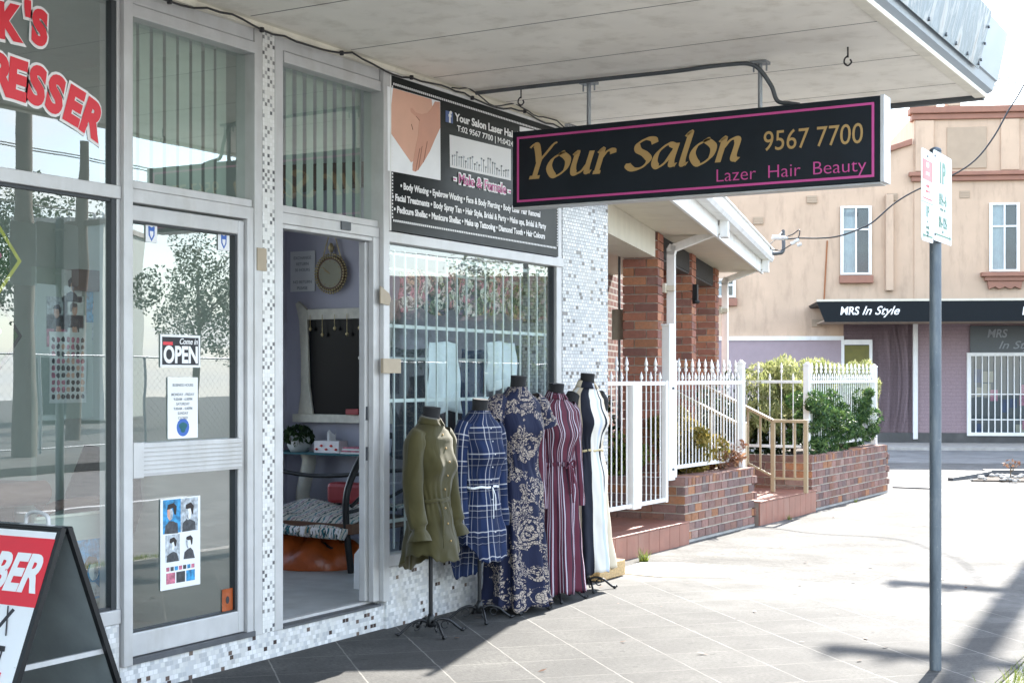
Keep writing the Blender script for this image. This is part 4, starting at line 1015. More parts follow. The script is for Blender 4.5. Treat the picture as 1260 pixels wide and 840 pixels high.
# ------------------------------------------------------------------ notices on the hairdresser door and window
def notice(name, label, cat, px0, py0, px1, py1, X, face='paper', group=None, thick=.002):
    (ya, za), (yb, zb) = FA(px0, py0, X), FA(px1, py1, X)
    T_ = thing(name, label, cat, (X, (ya + yb) / 2, min(za, zb)), 0, group)
    MB().box(X, X + thick, ya, yb, min(za, zb), max(za, zb)).build('sheet', face, T_)
    return T_, ya, yb, min(za, zb), max(za, zb)
DX = -.046
HN = [0]
def head(T_, cy, cz, s_, bg=None, hair='hair_dark', skin='skin', shirt='poster_dark', X=DX, w=1.0, h=1.35):
    """a small printed portrait: backdrop, shoulders, face and hair in flat inks"""
    if bg: MB().box(X + .0021, X + .0026, cy - s_ * w, cy + s_ * w, cz - s_ * h, cz + s_ * h).build('portrait_ground', bg, T_)
    HN[0] += 1; rj = random.Random(HN[0]); fl_ = rj.choice((-1, 1)); tz = rj.uniform(-.12, .12) * s_; ty = rj.uniform(.05, .25) * s_ * fl_
    J = lambda q: (cy + (q[0] - cy) * fl_ * rj.uniform(.85, 1.15), q[1] + rj.uniform(-.07, .07) * s_)
    MB().prism([J(q) for q in [(cy - s_ * .8, cz - s_ * h)]] + [J(q) for q in [(cy - s_ * .6, cz - s_ * .6), (cy - s_ * .15, cz - s_ * .35), (cy + s_ * .3, cz - s_ * .4), (cy + s_ * .75, cz - s_ * .7)]] + [(cy + s_ * .85 * fl_, cz - s_ * h)], 'yz', X + .0026, X + .0031, 0).build('portrait_shirt', shirt, T_)
    MB().prism([(cy + ty + s_ * rj.uniform(.3, .36) * math.cos(a), cz + tz + s_ * .2 + s_ * rj.uniform(.45, .55) * math.sin(a)) for a in [i * .45 for i in range(14)]] , 'yz', X + .0031, X + .0035).build('portrait_face', skin, T_)
    MB().prism([J((q[0], q[1] + tz)) for q in [(cy - s_ * .42, cz + s_ * .1), (cy - s_ * .5, cz + s_ * .7), (cy - s_ * .15, cz + s_ * 1.05), (cy + s_ * .4, cz + s_ * .95), (cy + s_ * .5, cz + s_ * .6), (cy + s_ * .25, cz + s_ * .52), (cy - s_ * .12, cz + s_ * .6), (cy - s_ * .25, cz + s_ * .1)]], 'yz', X + .0035, X + .004).build('portrait_hair', hair, T_)
    MB().prism([(cy + ty + fl_ * s_ * a_, cz + tz + s_ * b_) for a_, b_ in ((.1, .66), (.34, .55), (.33, .1), (.12, -.26), (-.08, -.3), (.05, -.05), (.0, .2))], 'yz', X + .00355, X + .00385).build('portrait_shading', 'poster_grey' if skin == 'paper' else 'skin_hand', T_)
    return
    MB().prism([(cy - s_ * .8, cz - s_ * h), (cy - s_ * .6, cz - s_ * .6), (cy - s_ * .15, cz - s_ * .35), (cy + s_ * .3, cz - s_ * .4), (cy + s_ * .75, cz - s_ * .7), (cy + s_ * .85, cz - s_ * h)], 'yz', X + .0026, X + .0031, 0).build('portrait_shirt', shirt, T_)
    MB().prism([(cy + s_ * .36 * math.cos(a), cz + s_ * .2 + s_ * .5 * math.sin(a)) for a in [i * .45 for i in range(14)]], 'yz', X + .0031, X + .0035).build('portrait_face', skin, T_)
    MB().prism([(cy - s_ * .42, cz + s_ * .2), (cy - s_ * .45, cz + s_ * .7), (cy - s_ * .1, cz + s_ * .98), (cy + s_ * .35, cz + s_ * .9), (cy + s_ * .42, cz + s_ * .5), (cy + s_ * .3, cz + s_ * .52), (cy - s_ * .2, cz + s_ * .55), (cy - s_ * .3, cz + s_ * .2)], 'yz', X + .0035, X + .004).build('portrait_hair', hair, T_)
def sc_notice(i, px):
    T_, ya, yb, za, zb = notice('sticker', ('small white sticker with a blue shield, upper left of the hairdresser door glass', 'small white sticker with a blue shield, upper right of the hairdresser door glass')[i], 'sticker', px - 7, (275, 285)[i], px + 7, (299, 309)[i], DX, group='shield stickers on the hairdresser door')
    c = (ya + yb) / 2; z = (za + zb) / 2
    MB().prism([(c - .022, z + .03), (c - .018, z + .035), (c, z + .028), (c + .018, z + .035), (c + .022, z + .03), (c + .02, z - .01), (c, z - .04), (c - .02, z - .01)], 'yz', DX + .002, DX + .0026).build('shield', 'blue_vinyl', T_)
    MB().prism([(c - .012, z + .01), (c + .012, z + .01), (c + .011, z - .008), (c, z - .026), (c - .011, z - .008)], 'yz', DX + .0026, DX + .0031).build('shield_field', 'paper', T_)
sc_notice(0, 186); sc_notice(1, 275)
T_, ya, yb, za, zb = notice('open_sign', 'black and white Come in OPEN sign behind the hairdresser door glass', 'sign', 197, 411, 246, 452, DX)
MB().box(DX + .002, DX + .0026, ya + .012, yb - .012, za + .012, zb - .012).build('black_field', 'ink', T_)
ot = MB(); ot.text('OPEN', .115, (DX + .0026, ya + .02, za + .024), (0, 1, 0), (0, 0, 1), 0, .004, 0, yb - ya - .04, lift=.001)
ot.text('Come in', .042, (DX + .0026, yb - .02, zb - .046), (0, 1, 0), (0, 0, 1), 0, .0005, .3, .13, 'RIGHT', lift=.001); ot.build('lettering', 'white_vinyl', T_, fixn=False)
MB().box(DX + .0026, DX + .0031, ya + .018, ya + .085, zb - .052, zb - .036).build('red_mark', 'red_vinyl', T_)
T_, ya, yb, za, zb = notice('hours_notice', 'white sheet of opening hours with a round blue badge, below the OPEN sign', 'notice', 206, 464, 243, 538, DX)
c = (ya + yb) / 2; ht = MB()
for i, l in enumerate(('BUSINESS HOURS', 'MONDAY - FRIDAY', '9.00AM - 6.00PM', 'SATURDAY', '9.00AM - 4.00PM', 'SUNDAY', 'CLOSED')):
    ht.text(l, .019, (DX + .002, c, zb - .045 - (i + (i > 0)) * .0235), (0, 1, 0), (0, 0, 1), 0, .0003, 0, None, 'CENTER', .0003, lift=.0008)
ht.build('lettering', 'grey_vinyl', T_, fixn=False)
MB().prism([(c + .045 * math.cos(a), za + .055 + .045 * math.sin(a)) for a in [i * .3142 for i in range(20)]], 'yz', DX + .002, DX + .0026).build('badge', 'blue_vinyl', T_)
MB().prism([(c + .026 * math.cos(a) * (1 + .3 * math.sin(3 * a)), za + .055 + .026 * math.sin(a)) for a in [i * .3142 for i in range(20)]], 'yz', DX + .0026, DX + .0031).build('badge_mark', 'teal_cloth', T_)
T_, ya, yb, za, zb = notice('hairstyle_poster', 'white sheet of mens hairstyle portraits on the lower door glass', 'poster', 197, 614, 246, 718, DX)
w_ = yb - ya; h_ = zb - za
for i, (fx, fz, bg, sk, hr, sh) in enumerate(((.28, .8, 'poster_blue', 'poster_grey', 'hair_dark', 'poster_dark'), (.72, .8, 'poster_grey', 'paper', 'hair_dark', 'poster_dark'), (.3, .45, 'poster_grey', 'paper', 'hair_dark', 'poster_dark'), (.72, .46, None, 'paper', 'hair_dark', 'poster_dark'))):
    head(T_, ya + w_ * fx, za + h_ * fz, .062 if i < 2 else .05, bg, hr, sk, sh)
rg_ = MB()
for i in range(7): rg_.box(DX + .0021, DX + .0027, ya + w_ * (.14 + i * .105), ya + w_ * (.22 + i * .105), za + h_ * .2, za + h_ * .245, i % 3)
for i in range(3): rg_.box(DX + .0021, DX + .0027, ya + w_ * (.14 + i * .25), ya + w_ * (.36 + i * .25), za + h_ * .06, za + h_ * .18, i)
rg_.build('small_prints', ['poster_pink', 'poster_dark', 'poster_blue'], T_)
T_, ya, yb, za, zb = notice('sticker', 'small orange sticker in the lower right corner of the hairdresser door glass', 'sticker', 273, 725, 286, 750, DX, 'orange_plastic')
MB().prism([((ya + yb) / 2 + .014 * math.cos(a), (za + zb) / 2 + .02 * math.sin(a)) for a in [i * .5236 for i in range(12)]], 'yz', DX + .002, DX + .0027).build('sticker_mark', 'ink', T_)
# poster leaning inside the big window
T_, ya, yb, za, zb = notice('portrait_poster', 'framed blue portrait poster standing at the foot of the hairdresser window', 'poster', 40, 636, 131, 738, -.16, 'wall_pale', None, .012)
MB().box(-.147, -.1445, yb - .21, yb - .02, za + .02, zb - .13).build('portrait_field', 'poster_blue', T_)
head(T_, yb - .115, za + .13, .09, None, 'hair_dark', 'paper', 'poster_grey', -.1475, 1, 1.1)
MB().box(-.147, -.135, yb - .012, yb, za, zb).box(-.147, -.135, ya, yb, zb - .012, zb).build('poster_frame', 'distressed_cream', T_)
# diamond frames hanging in the big window
def diamond(px, py, half, fm, label):
    y, z = FA(px, py, -.14)
    T_ = thing('diamond_frame', label, 'wall hanging', (-.14, y, z - half), 0, 'diamond frames hanging in the hairdresser window')
    MB().prism([(y - half * .8, z), (y, z + half), (y + half * .8, z), (y, z - half)], 'yz', -.15, -.14).build('frame', fm, T_)
    k = half * .86; MB().prism([(y - k * .8, z), (y, z + k), (y + k * .8, z), (y, z - k)], 'yz', -.1398, -.138).build('picture', 'green_leaf_dark', T_)
    k = half * .3; MB().prism([(y + k * math.cos(a) * (.7 + .3 * math.sin(5 * a)), z + k * math.sin(a)) for a in [i * .2 for i in range(31)]], 'yz', -.138, -.137).build('picture_flower', 'poster_pink', T_)
diamond(-12, 318, .215, 'yellow_plastic', 'yellow edged diamond picture hanging in the hairdresser window')
diamond(-12, 412, .22, 'black_metal', 'black edged diamond picture hanging below the yellow edged one')
# ------------------------------------------------------------------ inside the hairdresser
IX = -1.25
(ya, z1), (yb, z0) = FA(50, 328, IX), FA(175, 640, IX)
PT = thing('display_partition', 'pale green partition pinned with hairstyle pictures inside the hairdresser', 'partition', (IX, ya, .14))
MB().box(IX - .04, IX, ya - .03, ya + .17, .14, z1).box(IX - .04, IX, ya + .17, yb + .9, 1.28, z1 - .02).build('panel', 'partition_green', PT)
MB().box(IX - .05, IX + .06, ya + .22, ya + .88, z1 - .12, z1).build('shelf', 'wood_brown', PT)
MB().box(IX - .05, IX + .01, ya + .95, yb + .9, 1.1, 1.3).build('rail', 'dark_steel', PT)
pics = [(70, 385, 'poster_grey'), (90, 384, 'paper'), (118, 378, 'poster_blue'), (70, 407, 'poster_pink'), (93, 407, 'paper'), (125, 400, 'poster_grey'), (88, 352, 'paper')]
for i, (px, py, bg) in enumerate(pics):
    y, z = FA(px, py, IX); sx = random.Random(i)
    Tn = thing('photo_print', ('cutting with a man in profile, first of the partition row', 'cutting with a dark figure, second of the partition row', 'cutting with a blue ground, third of the partition row', 'pink cutting below the profile on the partition', 'pale cutting in the lower row on the partition', 'grey cutting at the end of the partition beside the mullion', 'cutting pinned under the partition shelf')[i], 'picture', (IX, y, z - .08), 0, 'hairstyle cuttings pinned to the partition')
    MB().box(IX + .001, IX + .003, y - .075, y + .075, z - .09, z + .09).build('sheet', bg, Tn)
    head(Tn, y, z - .01, .058, None, 'hair_dark', 'skin', ('poster_dark', 'ink', 'poster_blue')[i % 3], IX + .001)
for i, (px, py, hw, hh) in enumerate(((83, 452, .135, .2), (134, 455, .1, .22))):
    y, z = FA(px, py, IX)
    Tn = thing('hairstyle_chart', ('white chart of many small hairstyle heads hanging on the partition', 'second white hairstyle chart half hidden behind the window mullion')[i], 'chart', (IX, y, z - hh), 0, 'hairstyle charts on the partition')
    MB().box(IX + .004, IX + .006, y - hw, y + hw, z - hh, z + hh).build('sheet', 'paper', Tn)
    g_ = MB(); rr = random.Random(3 + i)
    for a in range(9):
        for b in range(7):
            cy, cz = y - hw * .8 + b * hw * .265, z - hh * .82 + a * hh * .2
            g_.prism([(cy + .014 * math.cos(q) * rr.uniform(.7, 1.2), cz + .017 * math.sin(q) * rr.uniform(.7, 1.2)) for q in [k * .785 for k in range(8)]], 'yz', IX + .006, IX + .007, rr.choice((0, 0, 1, 2)))
    g_.build('printed_heads', ['hair_dark', 'poster_pink', 'skin'], Tn)
BN = thing('salon_bench', 'dark hairdresser counter crowded with bottles behind the window', 'counter', (-2.0, 4.8, .14))
MB().box(-2.3, -1.85, 3.6, 5.85, .14, .86).build('cabinet', 'wood_brown', BN)
MB().box(-2.3, -1.75, 3.6, 5.85, .86, .9).build('top', 'wood_brown', BN); MB().box(-2.25, -1.8, 5.2, 5.26, .14, .86).box(-2.25, -1.8, 4.25, 4.31, .14, .86).build('leg', 'dark_steel', BN)
for i in range(9):
    y = 4.1 + i * .19; r = random.Random(i); h = r.uniform(.1, .26)
    tag(MB().lathe([(.03, 0), (.034, .01), (.034, h * .7), (.014, h * .8), (.014, h)], (-1.95, y, .9), 10).build('bottle', r.choice(('denim', 'poster_blue', 'white_cloth', 'tape', 'teal_cloth'))), 'small hair product bottle on the dark counter', 'bottle', 'bottles on the hairdresser counter')
CH = thing('barber_chair', 'black barber chair with round back behind the window mullion', 'chair', (-.95, 5.25, .14))
ycl = 5.25
MB().lathe([(.28, 0), (.3, .02), (.06, .06), (.045, .1), (.045, .36)], (-.95, ycl, .14), 20).build('pedestal', 'grey_steel', CH)
MB().box(-1.2, -.7, ycl - .25, ycl + .25, .5, .64).build('seat', 'black_fabric', CH, bevel=.05)
MB().tube([(-.78, ycl + .23, .62), (-.78, ycl + .29, .85), (-.78, ycl + .34, 1.12)], [(.06, .24), (.07, .28), (.05, .2)], 16).build('backrest', 'black_fabric', CH)
for s_ in (-.27, .27): MB().tube(crom([(-.95 + s_, ycl - .22, .66), (-.95 + s_, ycl - .2, .84), (-.95 + s_, ycl + .15, .86), (-.95 + s_, ycl + .25, .8)]), .028, 8).build('armrest', 'leather_brown', CH)
y, z = FA(30, 607, -.6)
CO = thing('waiting_seat', 'brown padded waiting bench inside the hairdresser window', 'bench', (-.7, y - .8, .14))
MB().tube([(-.6, y - 1.2, z), (-.6, y + .12, z)], .06, 14).build('padded_rail', 'leather_brown', CO)
MB().box(-1.0, -.55, y - 1.2, y + .1, .5, .58).build('seat', 'leather_brown', CO, bevel=.02)
for dy in (-1.1, .0): MB().box(-.99, -.58, y + dy - .02, y + dy + .02, .14, .5).build('leg', 'grey_steel', CO)
# ------------------------------------------------------------------ inside the salon
BY = 9.755
def B5(px, py, Y=BY): p = atY(px, py, Y); return p.x, p.z
x0, z1 = B5(358, 310); x1, z0 = B5(388, 358)
T_ = thing('returns_notice', 'grey notice about exchange and returns on the salon wall', 'notice', ((x0 + x1) / 2, BY, z0))
MB().box(x0, x1, BY - .008, BY - .001, z0, z1).build('sheet', 'paper', T_)
rt = MB()
for i, l in enumerate(('EXCHANGE', 'RETURN', '30 HOURS', '', 'NO RETURN', 'PLEASE')):
    if l: rt.text(l, .036, ((x0 + x1) / 2, BY - .009, z1 - .07 - i * .052), (1, 0, 0), (0, 0, 1), 0, .0, 0, None, 'CENTER', .0004, lift=.0006)
rt.build('lettering', 'grey_vinyl', T_, fixn=False)
cx_, cz_ = B5(410, 337)
T_ = thing('wall_clock', 'round gilt beaded wall clock hung on a chain above the mirror', 'clock', (cx_, BY, cz_ - .17))
MB().prism([(cx_ + .15 * math.cos(a), cz_ + .15 * math.sin(a)) for a in [i * .2094 for i in range(30)]], 'xz', BY - .04, BY - .005).build('case', 'wood_brown', T_)
rb = MB()
for ring, r_, n_ in ((0, .165, 40), (1, .142, 36)):
    for i in range(n_):
        a = 2 * math.pi * i / n_; rb.lathe([(.003, -.01), (.009, -.004), (.009, .004), (.003, .01)], (cx_ + r_ * math.cos(a), BY - .035 - ring * .008, cz_ + r_ * math.sin(a)), 7)
rb.build('beaded_rim', 'gilt', T_)
MB().prism([(cx_ + .12 * math.cos(a), cz_ + .12 * math.sin(a)) for a in [i * .2094 for i in range(30)]], 'xz', BY - .045, BY - .041).build('dial', 'clock_face', T_)
hn = MB(); hn.bar((cx_, BY - .047, cz_), (cx_ - .06, BY - .047, cz_ + .03), .004, .008, 0, (0, 1, 0)); hn.bar((cx_, BY - .047, cz_), (cx_ - .075, BY - .047, cz_ + .055), .004, .005, 0, (0, 1, 0))
for i in range(12):
    a = i * math.pi / 6; hn.bar((cx_ + .1 * math.cos(a), BY - .046, cz_ + .1 * math.sin(a)), (cx_ + .112 * math.cos(a), BY - .046, cz_ + .112 * math.sin(a)), .003, .006, 0, (0, 1, 0))
hn.build('hands', 'gold_vinyl', T_)
hk = MB(); hk.tube(crom([(cx_ - .1, BY - .02, cz_ + .13), (cx_, BY - .02, cz_ + .36), (cx_ + .1, BY - .02, cz_ + .13)]), .005, 6); hk.lathe([(.012, -.04), (.028, 0), (.012, .04)], (cx_, BY - .03, cz_ + .22), 10)
hk.build('hanging_chain', 'gilt', T_)
x0, z1 = B5(371, 374); x1, z0 = B5(452, 510); xr = x0 + 1.0
T_ = thing('dresser_mirror', 'distressed cream mirror with curved sides leaning on the salon wall', 'mirror', ((x0 + xr) / 2, BY, z0))
def side(sg, xe):
    return [(xe, z0), (xe + sg * .16, z0), (xe + sg * .12, z0 + .25), (xe + sg * .1, z1 - .12), (xe + sg * .1, z1 - .06), (xe - sg * .0, z1 + .02), (xe - sg * .03, z1 + .0), (xe + sg * .01, z1 - .14), (xe + sg * .03, z0 + .5), (xe + sg * .03, z0 + .2)]
MB().prism(side(1, x0), 'xz', BY - .05, BY - .01).prism(side(-1, xr), 'xz', BY - .05, BY - .01).box(x0 + .1, xr - .1, BY - .05, BY - .01, z1 - .14, z1 - .05).box(x0 - .03, xr + .03, BY - .09, BY - .005, z0 - .07, z0).build('mirror_frame', 'distressed_cream', T_, bevel=.004)
MB().box(x0 + .1, xr - .1, BY - .03, BY - .02, z0, z1 - .14).build('mirror_glass', 'mirror_glass', T_)
sl_ = MB()
for i in range(5):
    xx = x0 + .14 + i * .13; sl_.tube([(xx, BY - .06, z1 - .1), (xx + .01, BY - .07, z1 - .2 - .05 * (i % 2))], .003, 5); sl_.lathe([(.005, -.02), (.016, 0), (.004, .02)], (xx + .01, BY - .07, z1 - .22 - .05 * (i % 2)), 8)
tag(sl_.build('bead_garland', 'gilt'), 'garland of small beads and drops hung over the salon mirror top', 'garland')
xs, zs = B5(350, 553, 9.55); xe, _ = B5(480, 560, 9.55)
T_ = thing('glass_console', 'glass topped console shelf with carved cream legs below the mirror', 'console', ((xs + xe) / 2, 9.6, .155))
zs = B5(400, 556, 9.55)[1]
MB().box(xs - .1, xe, 9.35, 9.74, zs - .012, zs).build('top', 'teal_cloth', T_)
for xx in (B5(392, 590)[0], B5(392, 590)[0] + .75): MB().tube(crom([(xx, 9.6, .16), (xx - .05, 9.6, .5), (xx + .02, 9.6, .8), (xx, 9.6, zs - .013)]), [.06] * 24 + [.06], 12).build('leg', 'distressed_cream', T_)
px_, pz_ = B5(368, 540, 9.5)
T_ = thing('potted_fern', 'small green trailing plant in a white pot on the glass console', 'plant', (px_, 9.5, zs))
MB().lathe([(.07, 0), (.1, .05), (.1, .13), (.085, .14)], (px_, 9.5, zs), 16).build('pot', 'ceramic_grey', T_)
lf = MB(); leaf_cloud(lf, (px_, 9.5, zs + .13), .13, 260, .06, 0, (1, 1, .7), -1.5); lf.build('foliage', 'leaf_shadow', T_)
bx, _ = B5(407, 545, 9.5)
T_ = thing('tissue_box', 'white tissue box with red flowers on the glass console', 'tissue box', (bx, 9.5, zs))
MB().box(bx - .13, bx + .13, 9.44, 9.56, zs, zs + .1).build('box', 'tissue', T_, bevel=.004)
fl = MB(); 
for i in range(5): fl.lathe([(.004, -.01), (.017, 0), (.004, .01)], (bx - .1 + i * .05, 9.437, zs + .03 + .03 * (i % 2)), 8)
fl.build('printed_flowers', 'flower', T_)
MB().sheet(lambda u, v: Vector((bx - .04 + .08 * u, 9.5 + .03 * math.sin(u * 9), zs + .1 + v * .07 * (1 + .3 * math.sin(u * 14)))), 10, 4).build('tissue', 'paper', T_)
kx, kz = B5(434, 497, 9.66)
tag(MB().box(kx - .06, kx + .07, 9.64, 9.74, z0 + .001, z0 + .05).build('small_box', 'flag_red', bevel=.004), 'small red box on the mirror ledge', 'box')
mx, _ = B5(440, 550, 9.5)
mg = MB()
for i in range(4): mg.box(mx - .12 + .01 * i, mx + .12 - .012 * (i % 2), 9.42, 9.6, zs + .014 * i, zs + .014 * i + .012, i % 2)
tag(mg.build('magazine_stack', ['paper', 'poster_pink']), 'small stack of magazines on the glass console', 'magazines')
# bench with blanket
SH = Matrix.Translation((-.6, 0, 0))
T_ = thing('daybed', 'black metal daybed with a fringed blanket just inside the salon doorway', 'daybed', (-1.5, 8.3, .155))
zt = .5
MB(SH).box(-2.3, -.32, 7.95, 8.75, zt - .07, zt).build('mattress_base', 'wood_brown', T_)
bl = MB(SH)
def BL(u, v):
    x = -2.25 + 1.9 * u; y = 7.93 + .84 * v
    z = zt + .05 + .02 * math.sin(u * 23) * math.sin(v * 11) - (.12 * max(0, (.12 - v) / .12)) + .03 * math.sin(u * 5 + v * 4)
    return Vector((x, y - (.03 if v < .1 else 0), z))
bl.sheet(BL, 60, 26, 0, lambda u, v: (u * 1.9, v * .84))
bk = bl.build('blanket', 'woven_blanket', T_, solid=.02)
fr = MB(SH); rr = random.Random(4)
for i in range(110):
    x = -2.25 + i * .0172; fr.tube([(x, 7.9, zt - .03), (x + rr.uniform(-.015, .015), 7.885, zt - .045), (x + rr.uniform(-.02, .02), 7.89, zt - .06 - rr.uniform(0, .035))], .007, 5, rr.choice((0, 0, 1, 2)))
fr.build('fringe', ['tissue', 'teal_cloth', 'tape'], bk)
MB(SH).tube(crom([(-.36, 8.0, .16), (-.38, 7.97, .5), (-.37, 7.98, .75), (-.34, 8.15, 1.0), (-.3, 8.35, 1.1), (-.3, 8.6, 1.05)]), .024, 10).tube(crom([(-.36, 8.0, .62), (-.34, 8.2, .72), (-.33, 8.4, .66), (-.33, 8.6, .7)]), .014, 8).tube(crom([(-.37, 7.98, .58), (-.34, 8.25, .6), (-.33, 8.5, .56)]), .014, 8).build('arm', 'black_metal', T_)
MB(SH).tube(crom([(-2.3, 8.72, .62), (-1.9, 8.73, .8), (-1.2, 8.74, .76), (-.34, 8.72, .84)]), .016, 8).tube([(-2.25, 8.72, .16), (-2.25, 8.72, .72)], .018, 8).build('backrest', 'black_metal', T_)
for x, y in ((-2.2, 8.0), (-.38, 8.7)): MB(SH).tube([(x, y, .157), (x, y, .45)], .018, 8).build('leg', 'black_metal', T_)
tag(MB(SH).box(-1.0, -.55, 8.55, 8.7, .575, .73).build('cushion', 'flag_red', bevel=.03), 'red cushion at the back of the daybed', 'cushion')
bg_ = MB(SH)
def BG(u, v):
    a = u * 2 * math.pi; r = math.sin(min(1, v * 1.02) * math.pi * .5)
    return Vector((-.95 + .52 * r * math.cos(a) * (1 + .1 * math.sin(5 * a)), 8.2 + .3 * r * math.sin(a) * (1 + .08 * math.sin(7 * a + 4 * v)), .157 + .26 * math.cos(v * math.pi * .5) * (1 + .16 * math.sin(9 * a + 7 * v)) ))
bg_.sheet(BG, 48, 14); tag(bg_.build('plastic_bag', 'orange_plastic'), 'orange plastic bag stuffed under the daybed', 'bag')
tag(MB(SH).tube([(-1.9, 8.1, .25), (-1.1, 8.15, .3), (-.6, 8.2, .28)], [(.08, .12), (.1, .15), (.06, .12)], 12).build('rolled_cloth', 'dark_cloth'), 'dark cloth bundle above the orange bag under the daybed', 'cloth')
tag(MB().prism([(-.5, .157), (-.38, .157), (-.385, .38), (-.44, .44), (-.495, .38)], 'xz', 7.4, 7.46).build('paper_bag', 'paper', bevel=.006), 'white paper bag on the floor beside the daybed leg', 'bag')
# window display of the salon
def hung(name, label, cat, px0, py0, px1, py1, X, m, seed, group=None, fold=.03, wav=9):
    (ya, za), (yb, zb) = FA(px0, py0, X), FA(px1, py1, X); rr = random.Random(seed); p = rr.uniform(0, 6)
    zt_, zb_ = max(za, zb), min(za, zb)
    mb = MB(); mb.sheet(lambda u, v: Vector((X + fold * math.sin(u * wav + p + v) * (.4 + v), ya + (yb - ya) * u + .012 * math.sin(v * 9 + p), zt_ + (zb_ - zt_) * v + .02 * math.sin(u * 7 + p) * (1 if v > .1 else .3))), 28, 14, 0, lambda u, v: (u * (yb - ya), v * (zt_ - zb_)))
    return tag(mb.build(name, m, solid=.006), label, cat, group)
rl = thing('display_rail', 'white rails for hanging clothes inside the barred salon window', 'rail', (-.4, 8.1, 2.2))
MB().tube([(-.34, 7.4, 2.22), (-.34, 9.25, 2.22)], .012, 8).tube([(-.45, 7.4, 1.64), (-.45, 9.25, 1.64)], .012, 8).build('rail', 'white_paint', rl)
for i, (a, b, m_) in enumerate(((493, 548, 'floral_cloth'), (549, 600, 'floral_cloth'), (601, 655, 'floral_cloth'))):
    hung('floral_scarf', ('pink floral scarf at the door end of the salon window', 'middle floral scarf hanging in the salon window', 'floral scarf at the far end of the salon window')[i], 'scarf', a, 330, b, 385 + 3 * i, -.34, m_, i, 'floral scarves hanging in the salon window', .02, 7)
hung('white_towel', 'long white towel hanging in the salon window behind the olive dress', 'towel', 530, 420, 563, 505, -.2, 'white_cloth', 5, 'white towels hanging in the salon window')
hung('white_towel', 'short white towel hanging in the salon window behind the paisley gown', 'towel', 602, 420, 632, 478, -.2, 'white_cloth', 6, 'white towels hanging in the salon window')
hung('hanging_trousers', 'blue denim trousers hanging between the white towels', 'trousers', 566, 430, 598, 560, -.5, 'denim', 7)
hung('hanging_shirt', 'dark shirt hanging at the door end of the salon window', 'shirt', 478, 428, 528, 560, -.55, 'dark_cloth', 8)
hung('hanging_dress', 'teal dress hanging at the far end of the salon window', 'dress', 634, 425, 668, 600, -.5, 'teal_cloth', 9)
hung('display_backcloth', 'dark cloth backing behind the clothes in the salon window', 'backcloth', 500, 450, 690, 690, -.95, 'dark_cloth', 10, None, .05, 25)
# ------------------------------------------------------------------ brick house next door
th = RAD(15)
HO = (-.7, 12.6, 0)
# house frame: local y runs along its front, local x points out to the street
H = thing('brick_house', 'dark red brick house with porch piers, white gutter and cream eaves beside the salon', 'house', HO, th)
HW = WORLD[H.name]
def HB(): return MB(HW)
for k, (s0, s1) in enumerate(((0, .36), (2.4, 2.76), (4.6, 4.98))):
    pm = HB(); pm.box(-.325, -.015, s0 + .015, s1 - .015, 0, 2.93, 1)
    for o, al, L in (((-.34, s0, 0), (1, 0, 0), .34), ((0, s0, 0), (0, 1, 0), s1 - s0), ((-.34, s1, 0), (1, 0, 0), .34), ((-.34, s0, 0), (0, 1, 0), s1 - s0)):
        ou = {0: (0, -1, 0), 1: (1, 0, 0), 2: (0, 1, 0), 3: (-1, 0, 0)}[((o[1] == s1) * 2) if al[0] else (1 if o[0] == 0 else 3)]
        bricks(pm, (al, ou), o, L, 2.93, BR_RED, .235, .086, .011, .015)
    pm.build('pier', ['brick', 'mortar'], H)
HB().box(-6, -1.5, .2, 9, 0, 2.93).build('front_wall', 'brick_wall', H)
HB().box(-2.3, -1.6, -1.95, .2, 2.2, 2.93).box(-.34, -.02, -2.55, -.02, 2.68, 2.93).build('porch_beam', 'cream_paint', H)
lb = HB()
for a, b in ((.38, 2.38), (2.78, 4.58)):
    lb.box(-.2, -.03, a, b, 2.69, 2.93)
    for i in range(int((b - a) / .055)): lb.box(-.03, -.018, a + .01 + i * .055, a + .043 + i * .055, 2.71, 2.92)
lb.build('lintel', 'fretwork', H)
sf = HB()
for i in range(14): sf.box(-1.7, .5, -2.6 + i * .58, -2.6 + i * .58 + .574, 2.932, 2.945)
sf.build('eave_lining', 'cream_paint', H)
HB().box(.5, .53, -2.6, 5.5, 2.9, 3.09).build('fascia_board', 'white_paint', H, bevel=.004)
HB().prism([(.532, 3.07), (.64, 3.06), (.665, 3.1), (.66, 3.2), (.68, 3.21), (.68, 3.225), (.64, 3.222), (.64, 3.1), (.532, 3.1)], 'xz', -2.6, 5.55).build('gutter', 'white_paint', H)
HB().prism([(.56, 3.12), (-3.5, 4.4), (-7, 3.12)], 'xz', -2.6, 5.5).build('roof', 'slate_roof', H)
for s in (.42, 5.12):
    dp = HB()
    dp.box(.02, .1, s, s + .1, .3, 2.78)
    dp.bar((.06, s + .05, 2.8), (.58, s + .05, 2.99), .1, .075); dp.box(.55, .63, s - .01, s + .11, 2.9, 3.08)
    dp.prism([(.02, 2.74), (.1, 2.74), (.12, 2.83), (.05, 2.85), (.02, 2.8)], 'xz', s, s + .1)
    for z in (1.62, .95): dp.box(.016, .105, s - .004, s + .104, z, z + .012)
    o = dp.build('downpipe', 'white_paint', H, bevel=.004)
    HB().box(-.0, .11, s - .1, s - .003, 2.38, 2.43).box(.0, .03, s - .14, s - .003, 2.36, 2.45).build('bracket', 'cream_paint', o)
HB().box(.001, .06, 2.44, 2.53, 2.38, 2.58).lathe([(.04, 2.36), (.05, 2.38), (.05, 2.4)], (.03, 2.485, 0), 10).build('porch_lamp', 'black_metal', H, bevel=.006)
